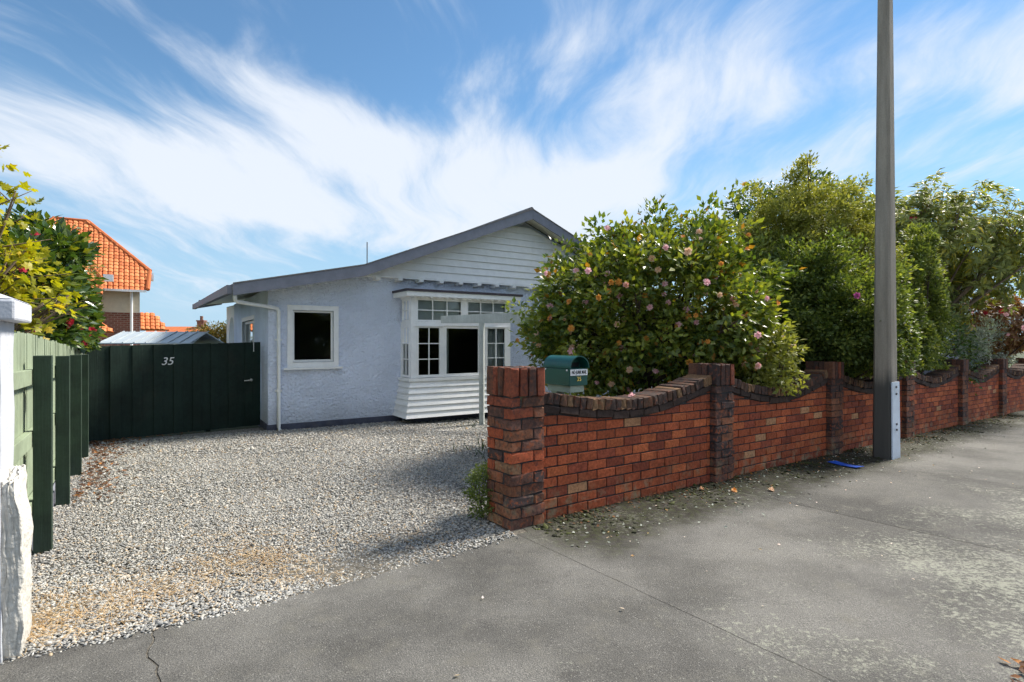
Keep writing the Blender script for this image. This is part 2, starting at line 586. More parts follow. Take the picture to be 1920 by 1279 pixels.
def asphalt_mat(name, tone):
    m, t = new_mat(name)
    P_, s, r = street_nodes(t)
    grain = t.noise(P_, 170, 3, 0.7)
    vcol = t.voro(P_, 120, 'F1', 'Color')
    vr = t.add('ShaderNodeSeparateColor', {0: vcol}).outputs[0]
    vd = t.voro(P_, 120, 'F1', 'Distance')
    big = t.noise(P_, 0.75, 5, 0.6)
    mid = t.noise(P_, 5.0, 6, 0.7)
    c = t.ramp(grain, [(0.25, (0.030, 0.029, 0.029)), (0.5, (0.092, 0.089, 0.083)), (0.75, (0.19, 0.182, 0.165))])
    kk = t.mapr(big, 0.34, 0.66, 0.66 * tone, 1.34 * tone)
    c = t.mix(1.0, c, t.add('ShaderNodeCombineColor', {0: kk, 1: kk, 2: t.math('MULTIPLY', kk, 0.99)}).outputs[0], 'MULTIPLY')
    c = t.mix(t.mapr(mid, 0.5, 0.72, 0, 0.55), c, c4(0.15, 0.142, 0.12))
    stain = t.noise(P_, 2.3, 5, 0.7)
    c = t.mix(t.mapr(stain, 0.58, 0.72, 0, 0.5), c, c4(0.045, 0.042, 0.04))
    # pale chips in the surface
    chip = t.math('MULTIPLY', t.mapr(vr, 0.92, 0.96, 0, 1), t.mapr(vd, 0.25, 0.55, 1, 0))
    c = t.mix(t.math('MULTIPLY', chip, 0.55), c, c4(0.36, 0.35, 0.32))
    # lichen: pale crusts near the wall and in the open
    nl = t.noise(P_, 7.5, 5, 0.72)
    nl2 = t.noise(P_, 34, 5, 0.75)
    reg = t.noise(P_, 1.1, 3, 0.5)
    nearw = t.math('MULTIPLY', t.mapr(r, 0.35, 1.3, 0.09, 0.0), t.mapr(s, -0.3, 0.4, 0, 1))
    openp = t.math('MULTIPLY', t.mapr(r, 1.1, 2.8, 0.0, 0.125), t.mapr(s, -2.0, 1.5, 0.0, 1.0))
    ll = t.math('ADD', t.math('ADD', t.math('MULTIPLY', nl, 0.25), t.math('MULTIPLY', nl2, 0.65)),
                t.math('ADD', t.math('ADD', nearw, openp), t.math('MULTIPLY', t.math('SUBTRACT', reg, 0.5), 0.35)))
    lich = t.mapr(ll, 0.545, 0.65, 0, 0.66)
    lc = t.mix(t.noise(P_, 60, 2), c4(0.24, 0.245, 0.19), c4(0.42, 0.425, 0.35))
    c = t.mix(lich, c, lc)
    # moss and washed-out soil in a band along the wall's foot
    wob = t.math('MULTIPLY', t.math('SUBTRACT', t.noise(P_, 1.6, 5, 0.65), 0.5), 1.1)
    band = t.math('ADD', r, wob)
    onwall = t.mapr(s, -0.25, 0.5, 0, 1)
    nm = t.noise(P_, 11, 6, 0.7)
    moss = t.math('MULTIPLY', t.math('MULTIPLY', t.mapr(band, 0.42, 1.0, 1, 0), onwall), t.mapr(nm, 0.34, 0.50, 0.6, 1.0))
    mc = t.mix(t.mapr(t.noise(P_, 19, 4, 0.7), 0.4, 0.65), c4(0.018, 0.014, 0.010), c4(0.034, 0.040, 0.011))
    c = t.mix(t.math('MULTIPLY', moss, t.mapr(lich, 0.3, 0.6, 1.0, 0.72)), c, mc)
    h = t.math('ADD', t.math('MULTIPLY', grain, 0.8), t.math('MULTIPLY', vd, 0.6))
    h = t.math('ADD', h, t.math('MULTIPLY', lich, 0.3))
    b = t.add('ShaderNodeBsdfPrincipled', {'Base Color': c, 'Roughness': 0.88, 'Specular IOR Level': 0.3,
                                           'Normal': bump(t, h, 0.8, 0.006)})
    finish(t, b.outputs[0])
    return m


asphalts = [asphalt_mat('asphalt_%s' % n, k) for n, k in (('old', 1.30), ('worn', 1.22), ('patch', 0.92))]


def gravel_bed_mat():
    m, t = new_mat('gravel_bed')
    P_ = world_co(t)
    v = t.voro(P_, 46, 'F1', 'Color')
    d = t.voro(P_, 46, 'F1', 'Distance')
    rr = t.add('ShaderNodeSeparateColor', {0: v}).outputs[0]
    c = t.ramp(rr, [(0.0, (0.14, 0.135, 0.125)), (0.35, (0.25, 0.24, 0.22)), (0.7, (0.36, 0.34, 0.30)), (1.0, (0.45, 0.44, 0.42))])
    c = t.mix(t.mapr(d, 0.35, 0.7, 0, 0.8), c, c4(0.07, 0.06, 0.05))
    b = t.add('ShaderNodeBsdfPrincipled', {'Base Color': c, 'Roughness': 0.9,
                                           'Normal': bump(t, t.math('MULTIPLY', d, -1.0), 1.0, 0.02)})
    finish(t, b.outputs[0])
    return m


gravel_bed = gravel_bed_mat()


def rnd_mat(name, stops, rough=0.6, transl=0.0, spec=0.4, tcol=None):
    """Many small pieces in one mesh; each carries its own value 'rnd'."""
    m, t = new_mat(name)
    a = t.add('ShaderNodeAttribute', attribute_name='rnd').outputs['Fac']
    c = t.ramp(a, stops)
    P_ = world_co(t)
    n = t.noise(P_, 60, 3, 0.6)
    k = t.mapr(n, 0.3, 0.7, 0.8, 1.2)
    c = t.mix(1.0, c, t.add('ShaderNodeCombineColor', {0: k, 1: k, 2: k}).outputs[0], 'MULTIPLY')
    b = t.add('ShaderNodeBsdfPrincipled', {'Base Color': c, 'Roughness': rough, 'Specular IOR Level': spec})
    out = b.outputs[0]
    if transl:
        tc = t.mix(1.0, c, c4(*(tcol or (1.5, 1.7, 0.7))), 'MULTIPLY')
        tr = t.add('ShaderNodeBsdfTranslucent', {'Color': tc})
        out = t.add('ShaderNodeMixShader', {0: transl, 1: out, 2: tr.outputs[0]}).outputs[0]
    finish(t, out)
    return m


pebble_m = rnd_mat('pebbles', [(0.0, (0.15, 0.15, 0.15)), (0.15, (0.26, 0.26, 0.255)), (0.45, (0.37, 0.365, 0.345)),
                               (0.68, (0.43, 0.41, 0.36)), (0.84, (0.51, 0.50, 0.47)), (0.93, (0.42, 0.30, 0.17)), (1.0, (0.60, 0.59, 0.57))], 0.8)
straw_m = rnd_mat('dry_straw', [(0.0, (0.30, 0.18, 0.08)), (0.5, (0.46, 0.31, 0.15)), (1.0, (0.56, 0.43, 0.26))], 0.8)
litter_m = rnd_mat('leaf_litter', [(0.0, (0.05, 0.025, 0.015)), (0.5, (0.13, 0.06, 0.03)), (0.85, (0.22, 0.09, 0.035)), (1.0, (0.40, 0.17, 0.05))], 0.8, 0.2)
petal_m = rnd_mat('petals', [(0.0, (0.70, 0.62, 0.58)), (0.5, (0.75, 0.55, 0.50)), (0.8, (0.60, 0.33, 0.12)), (1.0, (0.8, 0.75, 0.7))], 0.7, 0.2)
moss_m = rnd_mat('moss_tufts', [(0.0, (0.014, 0.014, 0.007)), (0.6, (0.03, 0.034, 0.010)), (1.0, (0.075, 0.085, 0.02))], 0.9)
grass_m = rnd_mat('garden_grass', [(0.0, (0.02, 0.04, 0.01)), (1.0, (0.07, 0.11, 0.025))], 0.8)
lichen_m = rnd_mat('lichen_flake', [(0.0, (0.20, 0.22, 0.17)), (1.0, (0.46, 0.48, 0.42))], 0.95)
tile_m = rnd_mat('orange_tile', [(0.0, (0.46, 0.12, 0.035)), (0.5, (0.60, 0.18, 0.055)), (1.0, (0.68, 0.25, 0.09))], 0.75)
camellia_m = rnd_mat('camellia_leaf', [(0.0, (0.034, 0.066, 0.022)), (0.40, (0.075, 0.122, 0.030)), (0.66, (0.14, 0.18, 0.036)),
                                       (0.82, (0.21, 0.25, 0.045)), (0.97, (0.27, 0.28, 0.045)), (1.0, (0.32, 0.16, 0.03))], 0.32, 0.33, 0.5, (1.7, 1.7, 0.5))
glossy_m = rnd_mat('glossy_leaf', [(0.0, (0.022, 0.052, 0.022)), (0.5, (0.052, 0.10, 0.028)), (0.85, (0.13, 0.17, 0.025)), (1.0, (0.26, 0.25, 0.025))], 0.27, 0.25, 0.55, (1.7, 1.7, 0.5))
fine_m = rnd_mat('fine_leaf', [(0.0, (0.045, 0.075, 0.020)), (0.4, (0.105, 0.15, 0.038)), (0.8, (0.20, 0.24, 0.055)), (1.0, (0.31, 0.33, 0.08))], 0.5, 0.36, 0.4, (1.6, 1.6, 0.6))
lime_m = rnd_mat('lime_leaf', [(0.0, (0.10, 0.12, 0.028)), (0.4, (0.20, 0.22, 0.05)), (0.8, (0.31, 0.31, 0.075)), (1.0, (0.40, 0.37, 0.10))], 0.5, 0.36, 0.4, (1.5, 1.5, 0.7))
rhodo_m = rnd_mat('rhododendron_leaf', [(0.0, (0.12, 0.15, 0.06)), (0.5, (0.23, 0.265, 0.085)), (0.85, (0.34, 0.33, 0.08)), (1.0, (0.56, 0.43, 0.05))], 0.42, 0.35, 0.4, (1.6, 1.6, 0.6))
olearia_m = rnd_mat('silver_leaf', [(0.0, (0.20, 0.23, 0.19)), (0.5, (0.36, 0.39, 0.33)), (1.0, (0.52, 0.54, 0.48))], 0.6, 0.15)
maple_m = rnd_mat('maple_leaf', [(0.0, (0.20, 0.22, 0.015)), (0.4, (0.36, 0.35, 0.015)), (0.8, (0.52, 0.45, 0.02)), (1.0, (0.52, 0.28, 0.03))], 0.5, 0.45, 0.4, (1.3, 1.3, 0.5))
copper_m = rnd_mat('copper_leaf', [(0.0, (0.13, 0.055, 0.03)), (0.5, (0.24, 0.12, 0.05)), (0.85, (0.30, 0.20, 0.05)), (1.0, (0.36, 0.30, 0.06))], 0.45, 0.3, 0.4, (1.4, 1.2, 0.7))
hedge_m = rnd_mat('hedge_leaf', [(0.0, (0.07, 0.065, 0.015)), (0.5, (0.17, 0.13, 0.03)), (1.0, (0.30, 0.19, 0.045))], 0.6, 0.3)


def flower_mat(name, c0, c1):
    m, t = new_mat(name)
    n = t.noise(world_co(t), 35, 3, 0.6)
    c = t.mix(t.mapr(n, 0.35, 0.65), c4(*c0), c4(*c1))
    b = t.add('ShaderNodeBsdfPrincipled', {'Base Color': c, 'Roughness': 0.6})
    tr = t.add('ShaderNodeBsdfTranslucent', {'Color': c})
    mx = t.add('ShaderNodeMixShader', {0: 0.3, 1: b.outputs[0], 2: tr.outputs[0]})
    finish(t, mx.outputs[0])
    return m


pink_flower = flower_mat('pink_petals', (0.86, 0.42, 0.48), (0.92, 0.66, 0.66))
peach_flower = flower_mat('peach_petals', (0.80, 0.45, 0.24), (0.88, 0.66, 0.48))
brown_flower = flower_mat('browned_petals', (0.62, 0.24, 0.04), (0.78, 0.40, 0.08))
red_flower = flower_mat('red_petals', (0.45, 0.015, 0.03), (0.62, 0.04, 0.08))
magenta_flower = flower_mat('magenta_petals', (0.62, 0.10, 0.40), (0.75, 0.2, 0.5))


# ================================================================== ground, footpath, driveway
def sheet(name, pts, mat, lift, parent=None, nsub=0):
    """A flat outline laid on the sloping ground."""
    me = bpy.data.meshes.new(name)
    me.from_pydata([(p[0], p[1], gz(p[0], p[1]) + lift) for p in pts], [], [tuple(range(len(pts)))])
    me.materials.append(mat)
    o = bpy.data.objects.new(name, me)
    col.objects.link(o)
    o.parent = parent
    return o


def ground_mat():
    m, t = new_mat('rough_lawn')
    P_ = world_co(t)
    n = t.noise(P_, 12, 6, 0.7)
    c = t.ramp(n, [(0.3, (0.025, 0.03, 0.012)), (0.6, (0.05, 0.065, 0.02)), (0.85, (0.09, 0.10, 0.035))])
    b = t.add('ShaderNodeBsdfPrincipled', {'Base Color': c, 'Roughness': 0.95, 'Normal': bump(t, n, 0.8, 0.03)})
    finish(t, b.outputs[0])
    return m


g = MB()
ys = [-60, -40, 0, 40, 90, 400, 3000]
for a, b in zip(ys[:-1], ys[1:]):
    g.add([(-3000, a, gz(0, a) - 0.02), (3000, a, gz(0, a) - 0.02), (3000, b, gz(0, b) - 0.02), (-3000, b, gz(0, b) - 0.02)], [(0, 1, 2, 3)])
tag(g.build('ground', ground_mat()), kind='structure')

rng = random.Random(5)
drive_pts = [sw(-3.6, 0.02), sw(-2.4, 0.1), sw(-1.3, 0.2), sw(-0.5, 0.24), sw(0.05, 0.1), sw(0.25, -0.2), sw(1.2, -1.2), sw(3.2, -5.2), sw(1.5, -8.5), sw(-4.5, -7.6), sw(-3.6, -0.4)]
tag(sheet('driveway', drive_pts, gravel_bed, -0.004), kind='structure')

path_base = sheet('footpath', [sw(-9, -0.35), sw(-9, 9), sw(34, 9), sw(34, -0.35)], grit, 0.0)
tag(path_base, kind='structure')
joints = [-9.0, -2.52, 0.0, 2.78, 5.6, 8.4, 11.3, 14.2, 17.2, 34.0]
for i, (a, b) in enumerate(zip(joints[:-1], joints[1:])):
    k = 26

    def jog(j_, r_):
        return 0.022 * math.sin(r_ * 8 + 1) + 0.012 * math.sin(r_ * 23) + 0.006 * math.sin(r_ * 61) if j_ == -2.52 else 0.002 * math.sin(r_ * 11 + j_)
    inner = -0.34
    g0 = 0.005 if a == -2.52 else 0.0022
    g1 = 0.005 if b == -2.52 else 0.0022
    if a == 2.78:
        g0 = 0.006
    e0, e1 = a + g0, b - g1
    ring = []
    for j in range(k + 1):                                    # edge along the wall or gravel
        s = e0 + (e1 - e0) * j / k
        r = inner
        if s < 0.2:
            r = 0.10 + 0.12 * math.sin(max(0, min(1, (s + 3.4) / 3.4)) * math.pi) + rng.uniform(-0.018, 0.018) - (0.08 if s < -3 else 0)
        ring.append((s, r))
    grid = [9 * (j / 90) ** 1.6 for j in range(1, 90)]
    ring += [(e1 + jog(b, q), q) for q in grid if q > ring[k][1] + 0.01]
    ring.append((e1, 9))
    ring.append((e0, 9))
    ring += [(e0 + jog(a, q), q) for q in reversed(grid) if q > ring[0][1] + 0.01]
    me = bpy.data.meshes.new('slab')
    me.from_pydata([tuple(sw(s, r, 0.004)) for s, r in ring], [], [tuple(range(len(ring)))])
    me.materials.append(asphalts[[1, 1, 0, 2, 1, 0, 0, 1, 0][i]])
    link('slab', me, path_base)

# ---- pebbles of the driveway: real stones in one mesh
nrg = np.random.default_rng(11)


def ico():
    bm = bmesh.new()
    bmesh.ops.create_icosphere(bm, subdivisions=1, radius=1.0)
    v = np.array([x.co[:] for x in bm.verts])
    f = np.array([[q.index for q in p.verts] for p in bm.faces])
    bm.free()
    return v, f


ICO = ico()
OCT = (np.array([(1, 0, 0), (0, 1, 0), (-1, 0, 0), (0, -1, 0), (0, 0, 1), (0, 0, -1)], float),
       np.array([(0, 1, 4), (1, 2, 4), (2, 3, 4), (3, 0, 4), (1, 0, 5), (2, 1, 5), (3, 2, 5), (0, 3, 5)]))


def big_mesh(name, V, F, rnd, mat, smooth=True, parent=None, kind='stuff'):
    me = bpy.data.meshes.new(name)
    nv, nf, k = len(V), len(F), F.shape[1]
    me.vertices.add(nv)
    me.vertices.foreach_set('co', np.ascontiguousarray(V, dtype=np.float32).ravel())
    me.loops.add(nf * k)
    me.loops.foreach_set('vertex_index', np.ascontiguousarray(F, dtype=np.int32).ravel())
    me.polygons.add(nf)
    me.polygons.foreach_set('loop_start', np.arange(0, nf * k, k, dtype=np.int32))
    me.polygons.foreach_set('use_smooth', np.full(nf, smooth))
    at = me.attributes.new('rnd', 'FLOAT', 'POINT')
    at.data.foreach_set('value', np.ascontiguousarray(rnd, dtype=np.float32))
    me.materials.append(mat)
    me.update(calc_edges=True)
    me.validate()
    o = bpy.data.objects.new(name, me)
    col.objects.link(o)
    o.parent = parent
    if kind:
        o['kind'] = kind
    return o


def stones(pos, size, tmpl, r):
    n = len(pos)
    tv, tf = tmpl
    ang = r.uniform(0, 2 * math.pi, n)
    sx = size * r.uniform(0.8, 1.35, n)
    sy = size * r.uniform(0.6, 0.95, n)
    sz = size * r.uniform(0.30, 0.52, n)
    j = tv[None] * (1 + r.uniform(-0.14, 0.14, (n, len(tv), 1)))
    x = j[..., 0] * sx[:, None]
    y = j[..., 1] * sy[:, None]
    z = j[..., 2] * sz[:, None]
    tl = r.normal(0, 0.3, (n, 1))
    z = z + x * tl
    c, s = np.cos(ang)[:, None], np.sin(ang)[:, None]
    V = np.stack([x * c - y * s + pos[:, 0:1], x * s + y * c + pos[:, 1:2], z + pos[:, 2:3]], -1).reshape(-1, 3)
    F = (tf[None] + (np.arange(n) * len(tv))[:, None, None]).reshape(-1, 3)
    return V, F


FP = Vector((-3.49, 4.08, 0))       # foot of the nearest fence post
FD = Vector((-0.5795, 0.815, 0)).normalized()
HC = Vector((-4.76, 10.5, 0))
HA = R(33)
HX = Vector((math.cos(HA), math.sin(HA), 0))
HY = Vector((-math.sin(HA), math.cos(HA), 0))


def in_drive(x, y, r):
    dx, dy = x - O.x, y - O.y
    s_ = dx * EX.x + dy * EX.y
    r_ = -(dx * EY.x + dy * EY.y)
    edge = 0.11 + 0.12 * np.sin(np.clip((s_ + 3.4) / 3.4, 0, 1) * np.pi)
    ok = np.where(s_ < -0.02, r_ < edge + r.normal(0, 0.035, len(x)), r_ < -0.45 - np.clip(s_ - 0.3, 0, 9) * 0.9)
    fx = (x - FP.x) * FD.y - (y - FP.y) * FD.x
    ok &= fx > -0.16
    hx = (x - HC.x) * HX.x + (y - HC.y) * HX.y
    hy = (x - HC.x) * HY.x + (y - HC.y) * HY.y
    ok &= hy < np.where(hx > 0, -0.02, -0.02 + hx * 0.0)
    return ok


Vs, Fs, Rs = [], [], []
off = 0
for (y0, y1, dens_, size, tm) in ((2.2, 3.6, 8200, 0.0088, ICO), (3.6, 5.2, 5600, 0.0096, OCT), (5.2, 8.0, 3000, 0.0118, OCT), (8.0, 13.0, 1100, 0.016, OCT)):
    xa, xb = -8.2, 1.9
    n = int((xb - xa) * (y1 - y0) * dens_)
    x = nrg.uniform(xa, xb, n)
    y = nrg.uniform(y0, y1, n)
    vis = np.abs(x) < y * 1.02 + 0.4
    k = in_drive(x, y, nrg) & vis
    x, y = x[k], y[k]
    n = len(x)
    mound = 0.012 * np.sin(x * 2.1 + 0.7) * np.cos(y * 1.7)
    pos = np.stack([x, y, -SL * y + 0.004 + mound + nrg.uniform(0, 0.008, n)], -1)
    V, F = stones(pos, size * nrg.lognormal(0, 0.28, n), tm, nrg)
    Vs.append(V)
    Fs.append(F + off)
    off += len(V)
    Rs.append(np.repeat(nrg.uniform(0, 1, n), len(tm[0])))
gv = big_mesh('gravel', np.concatenate(Vs), np.concatenate(Fs), np.concatenate(Rs), pebble_m)
tag(gv, 'rounded grey and cream pebbles covering the driveway', 'gravel', kind='stuff')


def strips(n, pts, length, width, r, lift=0.02, tilt=0.25):
    """Thin blades lying about."""
    ang = r.uniform(0, 2 * math.pi, n)
    L = length * r.uniform(0.5, 1.3, n)
    dx, dy = np.cos(ang) * L / 2, np.sin(ang) * L / 2
    wx, wy = -np.sin(ang) * width, np.cos(ang) * width
    dz = r.normal(0, tilt, n) * L / 2
    z = pts[:, 2] + lift + np.abs(dz)
    q = np.stack([np.stack([pts[:, 0] - dx - wx, pts[:, 1] - dy - wy, z - dz], -1), np.stack([pts[:, 0] - dx + wx, pts[:, 1] - dy + wy, z - dz + width * .5], -1),
                  np.stack([pts[:, 0] + dx + wx, pts[:, 1] + dy + wy, z + dz + width * .5], -1), np.stack([pts[:, 0] + dx - wx, pts[:, 1] + dy - wy, z + dz], -1)], 1)
    F = np.arange(n * 4).reshape(n, 4)
    return q.reshape(-1, 3), F


# straw in drifts on the left of the drive
cs = [(-2.55, 3.15, .3), (-2.3, 3.45, .3), (-1.9, 3.9, .25), (-2.7, 2.9, .22), (-1.5, 3.6, .2), (-2.2, 4.3, .4), (-0.9, 4.3, .25)]
pp = []
for (cx, cy, sd), m_ in zip(cs, (900, 700, 560, 700, 200, 260, 160)):
    pp.append(np.stack([nrg.normal(cx, sd, m_), nrg.normal(cy, sd * .55, m_)], -1))
pp = np.concatenate(pp)
k = in_drive(pp[:, 0], pp[:, 1], nrg)
pp = pp[k]
pp = np.column_stack([pp, -SL * pp[:, 1]])
V, F = strips(len(pp), pp, 0.075, 0.0012, nrg, 0.016)
tag(big_mesh('dry_straw', V, F, np.repeat(nrg.uniform(0, 1, len(pp)), 4), straw_m, False), 'wisps of golden dry straw scattered over the gravel', 'straw', kind='stuff')


# ================================================================== the house
HZ = -0.25
house = empty('bungalow', (HC.x, HC.y, HZ), HA)
tag(house, 'single storey pale blue stucco bungalow with grey bargeboard gable and white bay window', 'house')

PROF_F = [(-0.67, 2.78), (1.69, 3.29), (5.87, 4.97), (10.05, 3.29), (12.41, 2.78)]
PROF_B = [(-0.84, 2.93), (1.69, 3.29), (5.87, 4.97), (10.05, 3.29), (12.41, 2.78)]


def under(x, off=0.0):
    """Underside of the roof at x on the front."""
    pr = PROF_F
    for (xa, za), (xb, zb) in zip(pr[:-1], pr[1:]):
        if xa <= x <= xb:
            return za + (zb - za) * (x - xa) / (xb - xa) - off
    return 2.6


# wall: pieces round the openings
w_ = MB()


def wall_piece(x0, x1, z0, z1=None, y0=0.0, y1=0.2):
    if z1 is not None:
        w_.box(x0, x1, y0, y1, z0, z1)
    else:
        xs = sorted({x0, x1} | {x for x in (1.69, 5.87, 10.05) if x0 < x < x1})
        pts = [(x0, z0), (x1, z0)] + [(x, under(x, 0.09)) for x in reversed(xs)]
        w_.prism(pts, 'y', y0, y1)


wall_piece(0, 0.45, -0.3)
wall_piece(0.45, 1.25, -0.3, 1.32)
wall_piece(0.45, 1.25, 2.37)
wall_piece(1.25, 2.80, -0.3)
wall_piece(2.80, 5.16, 2.72)
wall_piece(5.16, 11.74, -0.3)
w_.box(0, 0.2, 0.2, 1.95, -0.3, 2.78)                          # the side wall round its window
w_.box(0, 0.2, 1.95, 4.05, -0.3, 0.9)
w_.box(0, 0.2, 1.95, 4.05, 2.24, 2.78)
w_.box(0, 0.2, 4.05, 5.93, -0.3, 2.80)
w_.box(11.54, 11.74, 0.2, 5.93, -0.3, 2.70)
w_.prism([(0.2, -0.3), (11.54, -0.3), (11.54, 2.7), (10.05, 3.18), (5.87, 4.86), (1.69, 3.18), (0.2, 2.86)], 'y', 5.73, 5.93)
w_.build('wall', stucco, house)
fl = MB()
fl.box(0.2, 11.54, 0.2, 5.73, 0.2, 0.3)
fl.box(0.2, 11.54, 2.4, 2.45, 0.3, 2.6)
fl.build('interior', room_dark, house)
# verandah arch at the back of the side wall
ar = MB()
pts = [(5.93, 2.78), (5.93, 2.05)]
for k in range(9):
    t_ = math.pi - math.pi * k / 8
    pts.append((6.62 + 0.62 * math.cos(t_) , 2.05 + 0.42 * math.sin(t_)))
pts += [(7.30, 2.05), (7.30, -0.3), (8.1, -0.3), (8.1, 2.84), (7.3, 2.82)]
ar.prism(pts, 'x', 0.0, 0.22)
ar.build('verandah_arch', white_paint, house)

pl = MB()
pl.box(-0.025, 2.74, -0.03, 0.0, -0.3, 0.11)
pl.box(5.2, 11.76, -0.03, 0.0, -0.3, 0.11)
pl.box(-0.025, 0.0, 0.0, 5.93, -0.3, 0.11)
pl.build('plinth', plinth_paint, house)

# roof
rf = MB()
y0, y1 = -0.60, 8.5
th = 0.05
for i in range(4):
    (xa, za), (xb, zb) = PROF_F[i], PROF_F[i + 1]
    (xc, zc_), (xd, zd) = PROF_B[i], PROF_B[i + 1]
    yb1 = y1 if i == 0 else 6.3
    if i == 0:
        rf.hexa([(xa, y0, za - th), (xb, y0, zb - th), (xd, yb1, zd - th), (xc, yb1, zc_ - th), (xa, y0, za), (xb, y0, zb), (xd, yb1, zd), (xc, yb1, zc_)])
    else:
        rf.hexa([(xa, y0, za - th), (xb, y0, zb - th), (xb, yb1, zb - th), (xa, yb1, za - th), (xa, y0, za), (xb, y0, zb), (xb, yb1, zb), (xa, yb1, za)])
roof = rf.build('roof', roof_sheet, house)
rc = MB()
rc.tube([(5.87, -0.6, 4.98), (5.87, 6.3, 4.98)], 0.06, 8)
rc.build('ridge_cap', roof_sheet, roof)
ao = MB()
ao.tube([(2.35, 1.2, 3.4), (2.35, 1.2, 4.1)], 0.012, 6)
ao.build('aerial', metal_dark, roof)
vc = MB()
vc.tube([(-0.72, 8.35, 2.9), (-0.72, 8.35, 3.05)], 0.05, 8)
vc.build('vent_cap', metal_dark, roof)
sf = MB()
for i in range(4):
    (xa, za), (xb, zb) = PROF_F[i], PROF_F[i + 1]
    (xc, zc_), (xd, zd) = PROF_B[i], PROF_B[i + 1]
    a, b = 0.065, 0.052
    ye = 8.45 if i == 0 else 0.0
    if i == 0:
        sf.hexa([(xa, -0.55, za - a), (xb, -0.55, zb - a), (xd, ye, zd - a), (xc, ye, zc_ - a), (xa, -0.55, za - b), (xb, -0.55, zb - b), (xd, ye, zd - b), (xc, ye, zc_ - b)])
    else:
        sf.hexa([(xa, -0.55, za - a), (xb, -0.55, zb - a), (xb, ye, zb - a), (xa, ye, za - a), (xa, -0.55, za - b), (xb, -0.55, zb - b), (xb, ye, zb - b), (xa, ye, za - b)])
sf.build('soffit', cream_soffit, house)


def barge(i0, i1, i2):
    b = MB()
    top = [PROF_F[i] for i in (i0, i1, i2)]
    d = 0.205
    dv = 0.225
    top = [(x, z - 0.012) for x, z in top]
    bot = [(top[0][0], top[0][1] - d), (top[1][0], top[1][1] - d - 0.012), (top[2][0], top[2][1] - dv)]
    b.prism([top[0], top[1], top[2], bot[2], bot[1], bot[0]], 'y', -0.645, -0.602)
    return b.build('bargeboard', purple_paint, house)


barge(0, 1, 2)
bb = MB()
top = [(5.874, 4.958), (10.05, 3.278), (12.41, 2.768)]
bb.prism([top[0], top[1], top[2], (12.41, 2.563), (10.05, 3.061), (5.874, 4.733)], 'y', -0.645, -0.602)
bb.build('bargeboard', purple_paint, house)
rt = MB()                                                     # roof edge strip above the bargeboards
for (xa, za), (xb, zb) in zip(PROF_F[:-1], PROF_F[1:]):
    rt.hexa([(xa, -0.66, za - 0.008), (xb, -0.66, zb - 0.008), (xb, -0.601, zb - 0.008), (xa, -0.601, za - 0.008),
             (xa, -0.66, za + 0.014), (xb, -0.66, zb + 0.014), (xb, -0.601, zb + 0.014), (xa, -0.601, za + 0.014)])
rt.build('verge_strip', roof_sheet, roof)

gt = MB()
gt.hexa([(-0.76, -0.55, 2.60), (-0.672, -0.55, 2.60), (-0.842, 8.5, 2.76), (-0.93, 8.5, 2.76), (-0.76, -0.55, 2.755), (-0.672, -0.55, 2.755), (-0.842, 8.5, 2.905), (-0.93, 8.5, 2.905)])
gutter = gt.build('gutter', purple_paint, house)
ge = MB()
ge.prism([(-0.93, 2.76), (-0.1, 2.94), (-0.1, 3.06), (-0.93, 2.92)], 'y', 8.505, 8.53)
ge.build('rear_fascia', purple_paint, house)
dp = MB()
dp.tube([(-0.62, -0.42, 2.62), (-0.62, -0.42, 2.50), (-0.585, -0.40, 2.47), (0.10, -0.075, 2.40), (0.16, -0.06, 2.385), (0.185, -0.055, 2.33), (0.185, -0.055, 0.06), (0.20, -0.12, 0.0)], 0.036, 12)
downpipe = dp.build('downpipe', white_paint, house, smooth=True)
for z in (1.75, 0.75):
    c_ = MB()
    c_.tube([(0.185, -0.055, z), (0.185, -0.055, z + 0.05)], 0.043, 12)
    c_.box(0.12, 0.25, -0.03, -0.001, z + 0.01, z + 0.04)
    c_.build('bracket', white_paint, downpipe)

# gable: one board over the other
z = 3.165
n = 0
while z < 4.60:
    z2 = z + 0.162
    ha, hb = (4.74 - z) / 0.402, max(0.02, (4.74 - min(z2, 4.72)) / 0.402)
    zz = min(z2, 4.72)
    b = MB()
    b.hexa([(5.87 - ha, -0.160, z), (5.87 + ha, -0.160, z), (5.87 + ha, -0.09, z), (5.87 - ha, -0.09, z),
            (5.87 - hb, -0.122, zz + 0.006), (5.87 + hb, -0.122, zz + 0.006), (5.87 + hb, -0.09, zz + 0.006), (5.87 - hb, -0.09, zz + 0.006)])
    b.build('weatherboard', white_paint, house)
    z = z2
gs = MB()
gs.box(1.75, 9.99, -0.17, 0.0, 3.125, 3.162)
gs.build('gable_sill', white_paint, house)
for k in range(17):
    x = 2.13 + 0.495 * k
    if x > 9.8:
        break
    b = MB()
    b.prism([(-0.235, 3.07), (-0.235, 3.124), (0.0, 3.124), (0.0, 3.05), (-0.20, 3.05)], 'x', x - 0.05, x + 0.05)
    b.build('bracket', white_paint, house)


